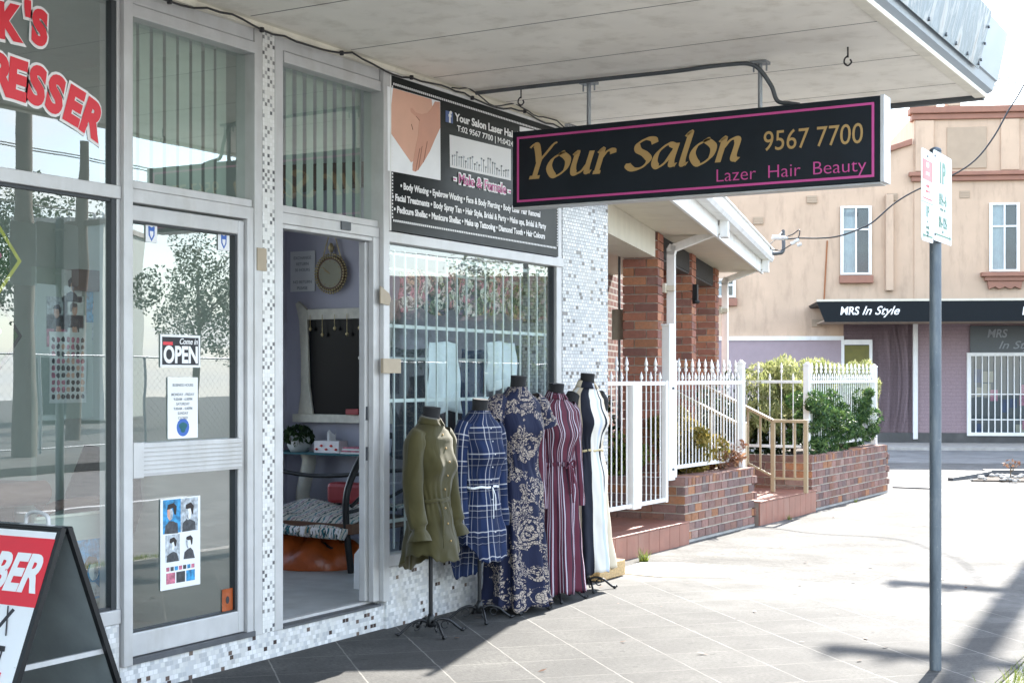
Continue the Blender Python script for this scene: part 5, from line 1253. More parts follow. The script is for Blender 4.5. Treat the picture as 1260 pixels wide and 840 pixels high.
br_ = HB(); br_.tube(crom([(.53, 5.3, 3.16), (.72, 5.35, 3.16), (.8, 5.36, 3.2), (.8, 5.36, 3.4), (.8, 5.36, 3.46)]), .024, 8); br_.box(.785, .815, 5.34, 5.38, 3.44, 3.47)
br_.build('cable_bracket', 'dark_steel', H)
T_ = thing('meter_drum', 'cream cylinder on a thin dark post between the mosaic pillar and brick pier', 'meter', tuple(atD(762, 600, 14.2).xy) + (0,))
c = atD(762, 400, 14.2)
MB().cyl((c.x, c.y, 1.5 + (467 - 418) * 14.2 / 1750), (c.x, c.y, 1.5 + (467 - 381) * 14.2 / 1750), .075, 20).build('drum', 'cream_paint', T_)
MB().cyl((c.x, c.y, 0), (c.x, c.y, 2.75), .014, 8).build('post', 'grey_steel', T_)

# planters, steps
def planter(y0, y1, h, label):
    T_ = thing('brick_planter', label, 'garden wall', (-.3, (y0 + y1) / 2, 0), 0, 'brick planter walls along the footpath')
    mb = MB(); mb.box(-.42, -.215, y0 + .012, y1 - .03, -.05, h - .012, 1)
    mb.box(-1.6, -.42, y0 + .012, y0 + .2, -.05, h - .012, 1).box(-1.6, -.42, y1 - .22, y1 - .03, -.05, h - .012, 1)
    bricks(mb, ((0, 1, 0), (1, 0, 0)), (-.2, y0, .02), y1 - y0, h - .02, BR_MIX, .165, .083, .015, .015, 0, True)
    bricks(mb, ((1, 0, 0), (0, -1, 0)), (-1.6, y0, .02), 1.4, h - .02, BR_MIX, .24, .083, .011, .012, 0)
    bricks(mb, ((1, 0, 0), (0, 1, 0)), (-1.6, y1 - .018, .02), 1.4, h - .02, BR_MIX, .24, .083, .011, .012, 0)
    # coping of headers and the toothed end
    n = int((y1 - y0) / .086)
    for i in range(n):
        c = random.choice(BR_MIX); k = random.uniform(.8, 1.2)
        mb.box(-.42, -.196, y0 + i * .086 + .005, y0 + (i + 1) * .086 - .005, h - .012, h + .002, 0, tuple(q * k for q in c))
    for r in range(1, 7, 2): mb.box(-.41, -.19, y1 - .018, y1 + .055, .02 + r * .083 + .006, .02 + (r + 1) * .083 - .006, 0, random.choice(BR_MIX))
    mb.build('wall', ['brick', 'mortar'], T_)
    MB().box(-1.5, -.43, y0 + .2, y1 - .22, 0, h - .07).build('soil', 'soil', T_)
    MB().box(-.42, -.196, y0, y1, -.02, .022).build('footing', 'kerb_concrete', T_)
planter(12.09, 13.9, .6, 'brick planter wall between the two tiled steps, below the golden shrub')
planter(15.77, 18.95, .635, 'longer brick planter wall at the far end, below the dark conifer')
def step(y0, y1, h, nt, label):
    T_ = thing('tiled_step', label, 'step', (-.3, (y0 + y1) / 2, 0), 0, 'terracotta tiled steps')
    MB().box(-2.6, -.165, y0 + .01, y1 - .005, -.05, h - .014).build('base', 'grout', T_)
    w_ = (y1 - y0 - .01) / nt; r = MB(); tp = MB()
    for i in range(nt):
        a = y0 + .005 + i * w_; r.box(-.165, -.148, a + .003, a + w_ - .003, -.02, h - .018); tp.box(-.33, -.14, a + .003, a + w_ - .003, h - .014, h)
        for j in range(9): tp.box(-.33 - (j + 1) * .24, -.333 - j * .24, a + .003, a + w_ - .003, h - .014, h - .001)
    r.build('riser_tiles', 'terracotta', T_, bevel=.003); tp.build('tread_tiles', 'terracotta', T_, bevel=.003)
step(10.08, 12.08, .21, 9, 'terracotta tiled step under the white gate beside the last dress form')
step(13.92, 15.76, .25, 10, 'terracotta tiled step between the two brick planters, under the tan handrail')
# house steps up to the porch behind the second gate gap
MB_ = MB(); 
for i in range(3): MB_.box(-1.5 - i * .3, -1.2 - i * .3, 13.95, 15.6, 0, .25 + .17 * (i + 1))
tag(MB_.box(-4, -2.1, 13.95, 15.6, 0, .9).build('porch_stair', 'terracotta'), 'terracotta stair rising to the brick porch behind the handrails', 'stair')

# picket fences
def spear(mb, x, y, z0, zt, tall):
    mb.tube([(x, y, z0), (x, y, zt)], .0068, 7, 0, True, False)
    mb.lathe([(.009, 0), (.018, .012), (.018, .03), (.009, .042), (.009, .05), (.02, .062), (.016, .08), (.002, .13)] if tall else [(.009, 0), (.019, .012), (.014, .03), (.002, .07)], (x, y, zt), 6)
def fence(a, b, z0, zr, n, posts, label, zb=None):
    T_ = thing('picket_fence', label, 'fence', ((a[0] + b[0]) / 2, (a[1] + b[1]) / 2, z0), 0, 'white spear topped fences')
    A_, B_ = Vector((*a, 0)), Vector((*b, 0)); zb = zb or z0 + .09
    mb = MB()
    for i in range(n):
        p = A_.lerp(B_, (i + .7) / (n + .4)); spear(mb, p.x, p.y, zb, zr + (.1 if i % 2 else .03), i % 2)
    mb.build('pickets', 'fence_white', T_)
    MB().bar(A_ + Vector((0, 0, zr)), B_ + Vector((0, 0, zr)), .03, .035).bar(A_ + Vector((0, 0, zb)), B_ + Vector((0, 0, zb)), .03, .035).build('rails', 'fence_white', T_, bevel=.004)
    for p, zz in posts:
        MB().box(p[0] - .035, p[0] + .035, p[1] - .035, p[1] + .035, zz, zr + .19).box(p[0] - .04, p[0] + .04, p[1] - .04, p[1] + .04, zr + .19, zr + .205).prism([(p[0] - .03, zr + .205), (p[0], zr + .235), (p[0] + .03, zr + .205)], 'xz', p[1] - .03, p[1] + .03).lathe([(.009, -.006), (.011, .004), (.008, .01)], (p[0] + .036, p[1] + .0, zr - .0), 8).build('post', 'fence_white', T_, bevel=.004)
    return T_
fence((-.33, 12.12), (-.33, 13.84), .6, 1.47, 21, (((-.33, 12.1), .6), ((-.33, 13.86), .58)), 'white spear topped fence on the nearer planter wall')
fence((-.36, 16.1), (-.36, 18.85), .635, 1.475, 31, (((-.36, 16.07), .62), ((-.36, 18.87), .62)), 'white spear topped fence on the far planter wall, in front of the conifer')
fence((-.42, 16.05), (-2.6, 16.0), .6, 1.475, 15, (((-2.62, 16.0), .3),), 'white spear topped fence running back beside the steps toward the house', .72)
# gate
T_ = thing('garden_gate', 'white spear topped gate hung between mosaic pillar and brick planter', 'gate', (-.3, 11.0, .21))
mb = MB()
for i in range(17):
    y = 10.16 + i * .1
    if 11.1 < y < 11.32: continue
    spear(mb, -.3, y, .42, 1.47 + (.1 if i % 2 else .03), i % 2)
mb.build('pickets', 'fence_white', T_)
MB().box(-.315, -.285, 10.1, 11.86, 1.45, 1.485).box(-.315, -.285, 10.1, 11.86, .395, .43).box(-.325, -.275, 11.84, 11.89, .39, 1.49).build('gate_frame', 'fence_white', T_, bevel=.004)
MB().box(-.335, -.265, 11.13, 11.29, .38, 1.46).build('lock_stile', 'fence_white', T_, bevel=.006)
T_ = thing('gate_post', 'thick white gate post at the corner of the nearer planter', 'post', (-.32, 11.98, .2))
MB().box(-.36, -.28, 11.93, 12.06, .58, 2.0).box(-.365, -.275, 11.92, 12.065, 1.99, 2.01).build('shaft', 'fence_white', T_, bevel=.006)
MB().lathe([(.012, -.008), (.013, .006), (.009, .012)], (-.275, 12.0, 1.42), 8).lathe([(.012, -.008), (.013, .006), (.009, .012)], (-.275, 12.0, .68), 8).build('bolt', 'dark_steel', T_)
st_ = MB(); st_.tube(crom([(-.15, 10.35, .2), (-.17, 10.36, .45), (-.2, 10.33, .7), (-.2, 10.38, .78)]), .009, 6).tube(crom([(-.17, 10.36, .55), (-.2, 10.3, .68), (-.22, 10.26, .7)]), .006, 6)
tag(st_.build('dry_stem', 'tape'), 'dry tan plant stem standing on the tiled step by the gate', 'stem')
# handrails
def handrail(y, xs, label, far):
    T_ = thing('handrail', label, 'handrail', (xs[0], y, .25), 0, 'tan metal handrails on the steps')
    p0, p1, p2 = xs
    zt, z2 = 1.04, 1.04 + (p1 - p2) * .47
    MB().bar((p0 + .02, y, zt), (p1 - .015, y, zt), .05, .035).bar((p1, y, zt), (p2, y, z2), .05, .035).bar((p1, y, .42), (p2, y, .42 + (p1 - p2) * .47), .03, .025).bar((p0, y, .4), (p1, y, .4), .03, .025).build('rail', 'handrail_tan', T_, bevel=.004)
    for x in (p0, p1): MB().box(x - .022, x + .022, y - .022, y + .022, .25, zt - .015).build('post', 'handrail_tan', T_, bevel=.003)
    bl_ = MB()
    for i in range(1, 3): bl_.bar((p0 + (p1 - p0) * i / 3, y, .4), (p0 + (p1 - p0) * i / 3, y, zt), .022, .022)
    for i in range(1, 7):
        f = i / 7; bl_.bar((p1 + (p2 - p1) * f, y, .42 + (p1 - p2) * .47 * f), (p1 + (p2 - p1) * f, y, zt + (p1 - p2) * .47 * f), .02, .02)
    bl_.build('balusters', 'handrail_tan', T_)
handrail(15.22, (-.09, -.47, -1.5), 'tan handrail with balusters on the far side of the steps', True)
handrail(13.99, (-.34, -.42, -1.5), 'tan handrail on the near side of the steps, seen through the fence', False)

# shrubs
def shrub(name, label, centre, rad, n, size, m, stretch, clumps=None, seed=0, up=0, stem=None, asp=1.9, shade=(0, 1)):
    T_ = thing(name, label, 'shrub', (centre[0], centre[1], stem if stem is not None else .5))
    rr = random.Random(seed)
    lf = MB(); leaf_cloud(lf, centre, rad, n, size, 0, stretch, up, .5, shade, asp, clumps, rr); lf.build('foliage', m, T_, fixn=False)
    sb = MB()
    for i in range(6):
        a = rr.uniform(0, 6.28); r = rad * .5
        sb.tube([(centre[0], centre[1], stem if stem is not None else .5), (centre[0] + r * stretch[0] * .4 * math.cos(a), centre[1] + r * stretch[1] * .4 * math.sin(a), centre[2] - rad * stretch[2] * .2), (centre[0] + r * stretch[0] * math.cos(a), centre[1] + r * stretch[1] * math.sin(a), centre[2] + rad * stretch[2] * .4)], [.02, .014, .006], 6)
    sb.build('branches', 'bark', T_)
def clumps(n, seed, lo=.28, hi=.5):
    rr = random.Random(seed); out = []
    for _ in range(n):
        while True:
            d = Vector((rr.uniform(-1, 1), rr.uniform(-1, 1), rr.uniform(-1, 1)))
            if d.length < .85: break
        out.append((d.x, d.y, d.z, rr.uniform(lo, hi)))
    return out
def row_clumps(n, seed, lo, hi):
    rr = random.Random(seed); return [(rr.uniform(-.6, .6), rr.uniform(-1, 1), rr.uniform(-.8, .72), rr.uniform(lo, hi)) for _ in range(n)]
shrub('golden_shrub', 'golden green shrub behind the nearer white fence', (-.6, 12.95, .93), .52, 9000, .05, 'leaf_gold', (.8, 1.0, .8), clumps(26, 2, .18, .36), 3, .3, .55)
shrub('straggly_shrub', 'straggly half dead shrub spilling over the nearer planter', (-.42, 13.55, .74), .32, 500, .05, 'leaf_rose', (.8, 1.3, .5), clumps(8, 5), 6, 0, .55)
shrub('low_shrub', 'low lime green shrub behind the white gate', (-.95, 12.35, .72), .36, 1300, .055, 'leaf_lime', (1, .8, .7), clumps(10, 8), 9, .2, .2)
shrub('feathery_shrub', 'tall pale feathery shrub rising above the far fence', (-.95, 17.3, 1.3), .62, 20000, .07, 'leaf_feather', (.6, 2.2, .85), row_clumps(80, 12, .15, .28), 13, 1.4, .55, 4.5)
shrub('feathery_shrub', 'smaller pale feathery shrub behind the dark conifer at the far fence end', (-.8, 18.85, 1.32), .5, 12000, .07, 'leaf_feather', (.6, 2.2, 1.05), row_clumps(50, 71, .15, .28), 72, 1.2, .55, 4)
shrub('conifer_shrub', 'dark green juniper pushing through the far fence', (-.46, 17.35, 1.03), .56, 18000, .06, 'leaf_conifer', (.62, 2.35, .8), row_clumps(85, 15, .1, .28), 16, .5, .6, 3.2)
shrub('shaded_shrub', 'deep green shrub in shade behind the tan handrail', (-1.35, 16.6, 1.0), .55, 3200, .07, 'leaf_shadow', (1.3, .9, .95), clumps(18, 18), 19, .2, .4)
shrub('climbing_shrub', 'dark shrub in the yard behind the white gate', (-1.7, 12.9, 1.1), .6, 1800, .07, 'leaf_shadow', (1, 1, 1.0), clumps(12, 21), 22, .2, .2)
def weed(x, y, n, s_, label):
    mb = MB(); rr = random.Random(int(x * 91 + y * 7))
    for i in range(n):
        a = rr.uniform(0, 6.28); l = s_ * rr.uniform(.5, 1.2); lean = rr.uniform(.3, 1.1)
        p = Vector((x + rr.uniform(-.3, .3) * s_, y + rr.uniform(-.3, .3) * s_, .0)); q = p + Vector((math.cos(a) * l * lean, math.sin(a) * l * lean, l)); s2 = Vector((-math.sin(a), math.cos(a), 0)) * .006
        c = rr.random(); mb.add([p - s2, p + s2, q], [(0, 1, 2)], 0, None, (c, c, c))
    tag(mb.build('weed', 'leaf_lime', fixn=False), label, 'weed', 'weeds in the footpath cracks')
weed(.02, 10.72, 40, .1, 'small green weed at the foot of the tiled step by the gate')
weed(-.1, 14.7, 16, .05, 'tiny weed at the foot of the step between the planters')
weed(-.12, 17.2, 18, .05, 'tiny weed at the foot of the far planter wall')
gt = MB(); rr = random.Random(77)
for i in range(1800):
    x = 3.6 + rr.gauss(0, .045); y = rr.uniform(5.5, 9.0); a = rr.uniform(0, 6.28); l = rr.uniform(.015, .05)
    p = Vector((x, y, 0)); q = p + Vector((math.cos(a) * l * .8, math.sin(a) * l * .8, l)); s2 = Vector((-math.sin(a), math.cos(a), 0)) * .003; c = rr.random()
    gt.add([p - s2, p + s2, q], [(0, 1, 2)], 0, None, (c, c, c))
tag(gt.build('kerb_grass', 'leaf_lime', fixn=False), 'sparse grass growing along the kerb joint', 'grass', None, 'stuff')

# ------------------------------------------------------------------ corner building over the side street
ab = RAD(23.55); e_ = Vector((math.cos(ab), math.sin(ab), 0)); nb = Vector((math.sin(ab), -math.cos(ab), 0))
B0 = atD(1125, 467, 33.6); B0.z = 0
CB = thing('corner_building', 'two storey sand rendered corner shop with brown trim and a black awning', 'building', B0, ab)
BW = WORLD[CB.name]; BI = BW.inverted()
# local frame: x along the facade, y into the building (negative y is towards the street), z up
def BL_(px, py, w=0.0):
    d = Vector(ray(px, py)); o = B0 + nb * w
    t_ = (o - Vector(CAM)).dot(nb) / d.dot(nb); p = BI @ (Vector(CAM) + d * t_); return p.x, p.z
def CBm(): return MB(BW)
xl, zcop = BL_(1095, 187); xr_, zpar = BL_(1127, 141); _, zband = BL_(1190, 228); _, zb2 = BL_(1190, 222)
xL = -9.5
zL = zcop - (xl - xL) * 0.02
CBm().prism([(xL, 0), (0, 0), (0, BL_(1125, 177)[1]), (xl - 1.2, zcop - .35), (xL, zcop - 1.2)], 'xz', .03, 6).box(0, 14, .0, 6, 0, zpar).build('wall', 'sand_render', CB)
cpn = CBm(); 
cpn.prism([(xL - .1, zcop - 1.22), (xl - 1.2, zcop - .36), (-.05, BL_(1125, 178)[1] - .0), (-.05, BL_(1125, 178)[1] + .14), (xl - 1.2, zcop - .22), (xL - .1, zcop - 1.08)], 'xz', -.06, .2)
cpn.box(-.12, 14.1, -.14, .3, zpar - .0, zpar + .16).box(-.06, 14.1, -.07, .3, zpar - .14, zpar)
cpn.box(-.08, 14.1, -.09, -.001, zb2 - .02, zb2 + .1).box(-.14, 14.1, -.15, -.001, zb2 + .1, zb2 + .2)
cpn.build('trim', 'sand_trim', CB, bevel=.02)
pp = CBm()
for x in (.0, 1.95, 4.8): pp.box(x + .02, x + .45, -.05, -.001, zb2 + .22, zpar - .15)
pp.build('pilasters', 'sand_render', CB, bevel=.02)
for bx0, bx1, bh_ in ((.1, .5, .55), (.75, 1.05, .42), (3.9, 4.4, .5)): CBm().box(bx0, bx1, -.12, .35, zpar + .161, zpar + bh_).build('parapet_block', 'sand_render', CB, bevel=.02)
x0, z1 = BL_(1165, 157); x1, z0 = BL_(1214, 207)
CBm().box(x0, x1, -.03, -.001, z0, z1).build('parapet_panel', 'sand_render_panel', CB, bevel=.01)
# lower painted wall, course
xa, za = BL_(890, 419); xb, _ = BL_(1037, 419)
CBm().box(xL, xb, -.02, .029, .25, za).build('dado_wall', 'lavender_paint', CB)
CBm().box(xL, xb + .02, -.06, .029, za, za + .1).build('string_course', 'white_paint', CB)
CBm().box(xb + .02, 14, -.012, -.001, .25, BL_(1100, 395)[1]).box(xb + .02, -.0, -.012, .029, .25, BL_(1100, 395)[1]).build('shop_wall', 'painted_brick', CB)
CBm().box(xL, 14, -.05, -.0, -.05, .25).build('plinth', 'asphalt', CB)
# windows
def bwin(px0, py0, px1, py1, sill, fancy, lit):
    x0, z1 = BL_(px0, py0); x1, z0 = BL_(px1, py1); fy = .0
    wd = CBm().box(x0, x1, -.004, .031, z0, z1).build('window', 'dark_cloth', CB)
    CBm().add([(x0, -.02, z0), (x1, -.02, z0), (x1, -.02, z1), (x0, -.02, z1)], [(0, 1, 2, 3)]).build('glass', 'glass_far', wd, fixn=False)
    f = CBm(); t = .05; xm = (x0 + x1) / 2; zm = z0 + (z1 - z0) * .66
    f.box(x0 - .02, x0 + t, -.06, -.022, z0, z1).box(x1 - t, x1 + .02, -.06, -.022, z0, z1).box(x0 + t, x1 - t, -.06, -.022, z1 - t, z1).box(x0 + t, x1 - t, -.06, -.022, z0, z0 + t).box(xm - .02, xm + .02, -.055, -.022, z0 + t, z1 - t).box(x0 + t, x1 - t, -.05, -.022, zm - .02, zm + .02)
    f.build('frame', 'white_paint', wd)
    s = CBm(); s.sheet(lambda u, v: Vector((x0 + t + u * (xm - x0 - t), -.008 - .004 * math.sin(u * 22), z0 + t + v * (z1 - z0 - 2 * t))), 24, 2); s.build('curtain', 'curtain_cloth', wd, fixn=False)
    sl = CBm()
    if fancy:
        sl.box(x0 - .22, x1 + .22, -.2, -.001, z0 - .12, z0 - .02).box(x0 - .14, x1 + .14, -.14, -.001, z0 - .22, z0 - .12)
        sl.prism([(x0 - .08, z0 - .22), (x1 + .08, z0 - .22), (x1 + .04, z0 - .42), (x1 - .1, z0 - .36), (x0 + (x1 - x0) * .7, z0 - .42), ((x0 + x1) / 2, z0 - .36), (x0 + (x1 - x0) * .3, z0 - .42), (x0 + .1, z0 - .36), (x0 - .04, z0 - .42)], 'xz', -.1, -.001)
    else: sl.box(x0 - .04, x1 + .06, -.1, -.001 if x0 > 0 else .029, z0 - .2, z0 - .02)
    sl.build('sill', 'sand_trim', wd, bevel=.01)
bwin(1035, 254, 1071, 338, None, False, 0); bwin(1218, 250, 1253, 334, None, True, 0); bwin(874, 343, 904, 366, None, False, 0)
x0, z1 = BL_(1037, 421); x1, z0 = BL_(1071, 470)
wd = CBm().box(x0, x1, -.016, -.0, z0 - .6, z1).build('side_window', 'dark_cloth', CB)
CBm().box(x0 + .03, x1 - .03, -.022, -.0161, z0 + .35, z1 - .08).build('blind', 'olive_blind', wd)
CBm().box(x0 - .04, x1 + .04, -.05, -.013, z1 - .06, z1 + .06).box(x0 - .02, x1 + .02, -.045, -.0161, z0 + .22, z0 + .32).box(x0 - .04, x0 + .03, -.05, -.013, z0 - .6, z1 - .06).box(x1 - .03, x1 + .04, -.05, -.013, z0 - .6, z1 - .06).build('frame', 'white_paint', wd)
x0, z1 = BL_(1194, 438); x1, z0 = BL_(1300, 532)
wd = CBm().add([(x0, -.03, z0), (x1, -.03, z0), (x1, -.03, z1), (x0, -.03, z1)], [(0, 1, 2, 3)]).build('shop_window', 'glass_far', CB, fixn=False)
CBm().box(x0, x1, -.02, -.013, z0, z1).build('display', 'sign_slate', wd)
rr = random.Random(3); dsp = CBm()
for i in range(26):
    xx = rr.uniform(x0 + .1, x1 - .1); zz = rr.uniform(z0 + .1, z1 - .3); dsp.box(xx - rr.uniform(.04, .12), xx + rr.uniform(.04, .14), -.0262 + i * .0001, -.0255 + i * .0001, zz - .12, zz + rr.uniform(.05, .2), i % 4)
dsp.build('display_goods', ['poster_pink', 'denim', 'poster_dark', 'tape'], wd)
f = CBm(); f.box(x0 - .09, x0, -.09, -.013, z0 - .08, z1 + .08).box(x0, x1, -.09, -.013, z1, z1 + .08).box(x0, x1, -.09, -.013, z0 - .08, z0).build('frame', 'white_paint', wd)
f = CBm(); k = x0 + .1
while k < x1: f.box(k, k + .025, -.07, -.05, z0, z1); k += .145
for z in (z0 + (z1 - z0) * .5, z0 + .3): f.box(x0, x1, -.05, -.035, z - .012, z + .012)
f.build('security_bars', 'white_paint', wd)
x0, z1 = BL_(1193, 401); x1, z0 = BL_(1300, 437)
wd = CBm().box(x0, x1, -.08, -.013, z0, z1).build('sign_board', 'sign_slate', CB)
tb = CBm(); xx, zz = BL_(1214, 415); tb.text('MRS', .27, (xx, -.08, zz), (1, 0, 0), (0, 0, 1), 0, .005, .2, .46, lift=.004)
xx, zz = BL_(1228, 429); tb.text('In Style', .26, (xx, -.08, zz), (1, 0, 0), (0, 0, 1), 0, .001, .35, .95, lift=.004); tb.build('lettering', 'grey_vinyl', wd, fixn=False)
# awning
x0, z1 = BL_(1005, 371, 2.0); xq, z0 = BL_(1015, 396, 2.0); AWD = 2.0
aw = CBm(); aw.prism([(x0, z1), (14, z1), (14, z0), (xq, z0)], 'xz', -AWD, -AWD + .06).prism([(x0, z1), (14, z1), (14, z1 - .06), (x0 + .05, z1 - .06)], 'xz', -AWD + .06, -.001)
aw_o = aw.build('awning', 'awning_black', CB)
CBm().box(xq, 14, -AWD + .061, -.013, z0 + .02, z0 + .05).build('awning_lining', 'sand_render_panel', aw_o)
CBm().box(x0 - .0, 14, -AWD - .01, -AWD + .1, z1, z1 + .05).build('awning_cap', 'cream_paint', aw_o)
tb = CBm(); xx, zz = BL_(1034, 387, 2.0); tb.text('MRS', .25, (xx, -AWD, zz), (1, 0, 0), (0, 0, 1), 0, .006, .15, .42, lift=.004)
xx, zz = BL_(1061, 387, 2.0); nibw = CBm()
tb.text('In Style', .27, (xx, -AWD, zz), (1, 0, 0), (0, 0, 1), 0, .003, .4, .82, lift=.004)
xx, zz = BL_(1258, 387, 2.0); tb.text('MRS', .25, (xx, -AWD, zz), (1, 0, 0), (0, 0, 1), 0, .006, .15, .42, lift=.004)
tb.build('lettering', 'white_vinyl', aw_o, fixn=False)
x0, _ = BL_(1126, 440); 
CBm().box(x0 - .06, x0 + .05, -.1, -.013, .1, BL_(1126, 397)[1]).build('downpipe', 'white_paint', CB, bevel=.01)
x0, z1 = BL_(1094, 240); _, z0 = BL_(1094, 358)
CBm().box(x0 - .09, x0 + .09, -.12, .029, z0, z1).build('flue', 'sand_render', CB, bevel=.02)
vt = CBm()
for px, py in ((999, 245), (1098, 242), (1187, 239), (933, 271), (1005, 397)):
    x0, z0 = BL_(px, py)
    for r in range(3): vt.box(x0 - .11, x0 + .11, -.02, -.001 if x0 > 0 else .029, z0 - .08 + r * .055, z0 - .045 + r * .055)
    vt.box(x0 - .12, x0 + .12, -.012, -.001 if x0 > 0 else .029, z0 - .095, z0 + .08)
    vt.build('air_vent', 'sand_render_panel', CB); vt = CBm()
x0, z1 = BL_(1018, 296); x1, z0 = BL_(1014, 371)
CBm().bar((x0, .02, z1), (x1, .02, z0), .03, .03).build('rust_pipe', 'rust', CB)
# side street, its kerb and footpath, garden bed
struct(CBm().box(-10, 16, -2.5, -.06, -.2, .02).build('far_footpath', 'kerb_concrete'))
struct(CBm().box(-14, 18, -8.0, -2.65, -.2, -.035).build('side_street', 'old_asphalt'))
struct(CBm().box(-10, 16, -2.65, -2.5, -.2, .03).build('kerb', 'kerb_concrete'))
struct(CBm().prism([(-14, -20), (18, -16), (18, -8), (-14, -8)], 'xy', -.2, -.006).build('street_apron', 'concrete'))
a, b = atZ(1195, 592), atZ(1300, 592)
T_ = thing('garden_bed', 'small stony garden bed with a bare rose cut into the footpath', 'garden bed', (a.x + .6, a.y, 0))
MB().prism([(a.x, a.y), (b.x, b.y - .3), (b.x, b.y + 1.3), (a.x + .1, a.y + 1.3)], 'xy', 0, .02).build('soil', 'soil', T_)
sm_ = MB(); rr = random.Random(5)
for i in range(70):
    p = Vector((rr.uniform(a.x, b.x), rr.uniform(a.y - .1, a.y + 1.2), .02)); s_ = rr.uniform(.02, .06)
    sm_.lathe([(s_ * .6, 0), (s_, s_ * .3), (s_ * .7, s_ * .7), (.004, s_ * .85)], p, 7)
tag(sm_.build('gravel', 'kerb_concrete', T_, fixn=False), kind='stuff')
MB().bar((a.x - .1, a.y + 1.35, .05), (b.x, b.y + 1.32, .05), .12, .1).bar((a.x - .3, a.y + .0, .012), (a.x, a.y + 1.3, .05), .08, .07).build('edging', 'threshold', T_)
rs = atZ(1245, 592); mb = MB(); mb.tube(crom([(rs.x, rs.y, 0), (rs.x - .02, rs.y, .12), (rs.x + .01, rs.y, .25)]), .008, 6)
for q in (-.09, -.03, .05, .1): mb.tube([(rs.x, rs.y, .14), (rs.x + q, rs.y, .27 + .02 * (q > 0))], .005, 5)
mb.build('rose_stem', 'bark', T_)
lf = MB(); leaf_cloud(lf, (rs.x, rs.y, .26), .13, 46, .045, 0, (1, 1, .5), 0, .5, (0, 1), 1.7, None, random.Random(8)); lf.build('rose_leaves', 'leaf_rose', T_, fixn=False)
tag(MB().box(-.35, .25, 19.75, 19.83, .0, .02).build('drain_cover', 'threshold'), 'narrow dark drain slot in the sunny footpath past the planters', 'drain')

# ------------------------------------------------------------------ parking sign
PS = thing('parking_sign', 'grey steel pole with two parking plates at the edge of the footpath', 'parking sign', (3.17, 7.46, 0))
MB().cyl((3.17, 7.46, -.05), (3.17, 7.46, 2.675), .03, 20).lathe([(.031, 2.675), (.029, 2.69), (.012, 2.7)], (3.17, 7.46, 0), 20).build('pole', 'galvanised', PS)
def rrect(y0, y1, z0, z1, r=.018):
    out = []
    for cy, cz, a0 in ((y1 - r, z1 - r, 0), (y0 + r, z1 - r, 90), (y0 + r, z0 + r, 180), (y1 - r, z0 + r, 270)):
        for k in range(4): out.append((cy + r * math.cos(RAD(a0 + k * 30)), cz + r * math.sin(RAD(a0 + k * 30))))
    return out
XS = 3.206
pa = atX(1134, 238, XS); pb = atX(1148.5, 240, XS); pc = atX(1171, 247, XS)
za1, za0 = atX(1134, 181, XS).z, atX(1134, 295, XS).z; zb1, zb0 = atX(1160, 190, XS).z, atX(1160, 299, XS).z
for (y0, y1, z0, z1, nm) in ((pa.y, pb.y - .002, za0, za1, 'left'), (pb.y + .002, pc.y, zb0, zb1, 'right')):
    pl = MB().prism(rrect(y0, y1, z0, z1), 'yz', XS - .003, XS).build('plate', 'plate_white', PS)
    g = MB(); rd = MB(); c = (y0 + y1) / 2; u_, v_ = (0, 1, 0), (0, 0, 1)
    def tt(m_, s, z, h, w_=None, bold=.0): m_.text(s, h / .72, (XS, c, z), u_, v_, 0, bold, 0, w_, 'CENTER', .0004, lift=.0008)
    def arrow(m_, z, y_a, y_b):
        m_.box(XS + .0002, XS + .0012, y_a + .02, y_b, z - .004, z + .004); m_.prism([(y_a, z), (y_a + .025, z + .013), (y_a + .025, z - .013)], 'yz', XS + .0002, XS + .0012)
    if nm == 'left':
        rd.box(XS + .0002, XS + .001, y0 + .018, y1 - .018, z1 - .15, z1 - .05); 
        rd2 = MB(); tt(rd2, 'NO', z1 - .085, .025, .05, .001); tt(rd2, 'STOPPING', z1 - .125, .018, .075); rd2.build('white_lettering', 'white_vinyl', pl, fixn=False)
        tt(rd, '6-10 AM', z1 - .185, .016, .07); tt(rd, 'MON - FRI', z1 - .21, .012, .075); rd.box(XS + .0002, XS + .001, y0 + .03, y1 - .03, z1 - .245, z1 - .237)
        g.box(XS + .0002, XS + .001, y0 + .006, y1 - .006, z1 - .262, z1 - .259)
        tt(g, '1P', z1 - .33, .055, .07, .002); tt(g, 'AT', z1 - .36, .012); tt(g, 'OTHER', z1 - .39, .015, .07); tt(g, 'TIMES', z1 - .415, .015, .06); arrow(g, z0 + .028, y0 + .025, y1 - .02)
    else:
        tt(g, '1P', z1 - .15, .105, .12, .006)
        tt(g, '8\u00bd-6', z1 - .265, .06, .16, .002); tt(g, 'MON - FRI', z1 - .295, .014, .11); tt(g, '8\u00bd-12\u00bd', z1 - .38, .055, .175, .002); tt(g, 'SAT', z1 - .408, .014, .04)
        g.box(XS + .0002, XS + .0012, y0 + .025, y1 - .045, z0 + .03, z0 + .038); g.prism([(y1 - .02, z0 + .034), (y1 - .047, z0 + .048), (y1 - .047, z0 + .02)], 'yz', XS + .0002, XS + .0012)
    if rd.v: rd.build('red_lettering', 'red_vinyl', pl, fixn=False)
    g.build('green_lettering', 'green_vinyl', pl, fixn=False)
    MB().lathe([(.006, 0), (.006, .001), (.004, .003)], (0, 0, 0), 8).build('bolt', 'dark_steel', pl) if False else None
    bt = MB()
    for z in (z0 + .03, z1 - .03): bt.cyl((XS, c if nm == 'left' else y0 + .03, z), (XS + .004, c if nm == 'left' else y0 + .03, z), .006, 8)
    bt.build('bolt', 'dark_steel', pl)
MB().box(3.14, XS - .003, 7.43, 7.49, 2.6, 2.615).box(3.14, XS - .003, 7.43, 7.49, 2.28, 2.295).build('clamp', 'grey_steel', PS)

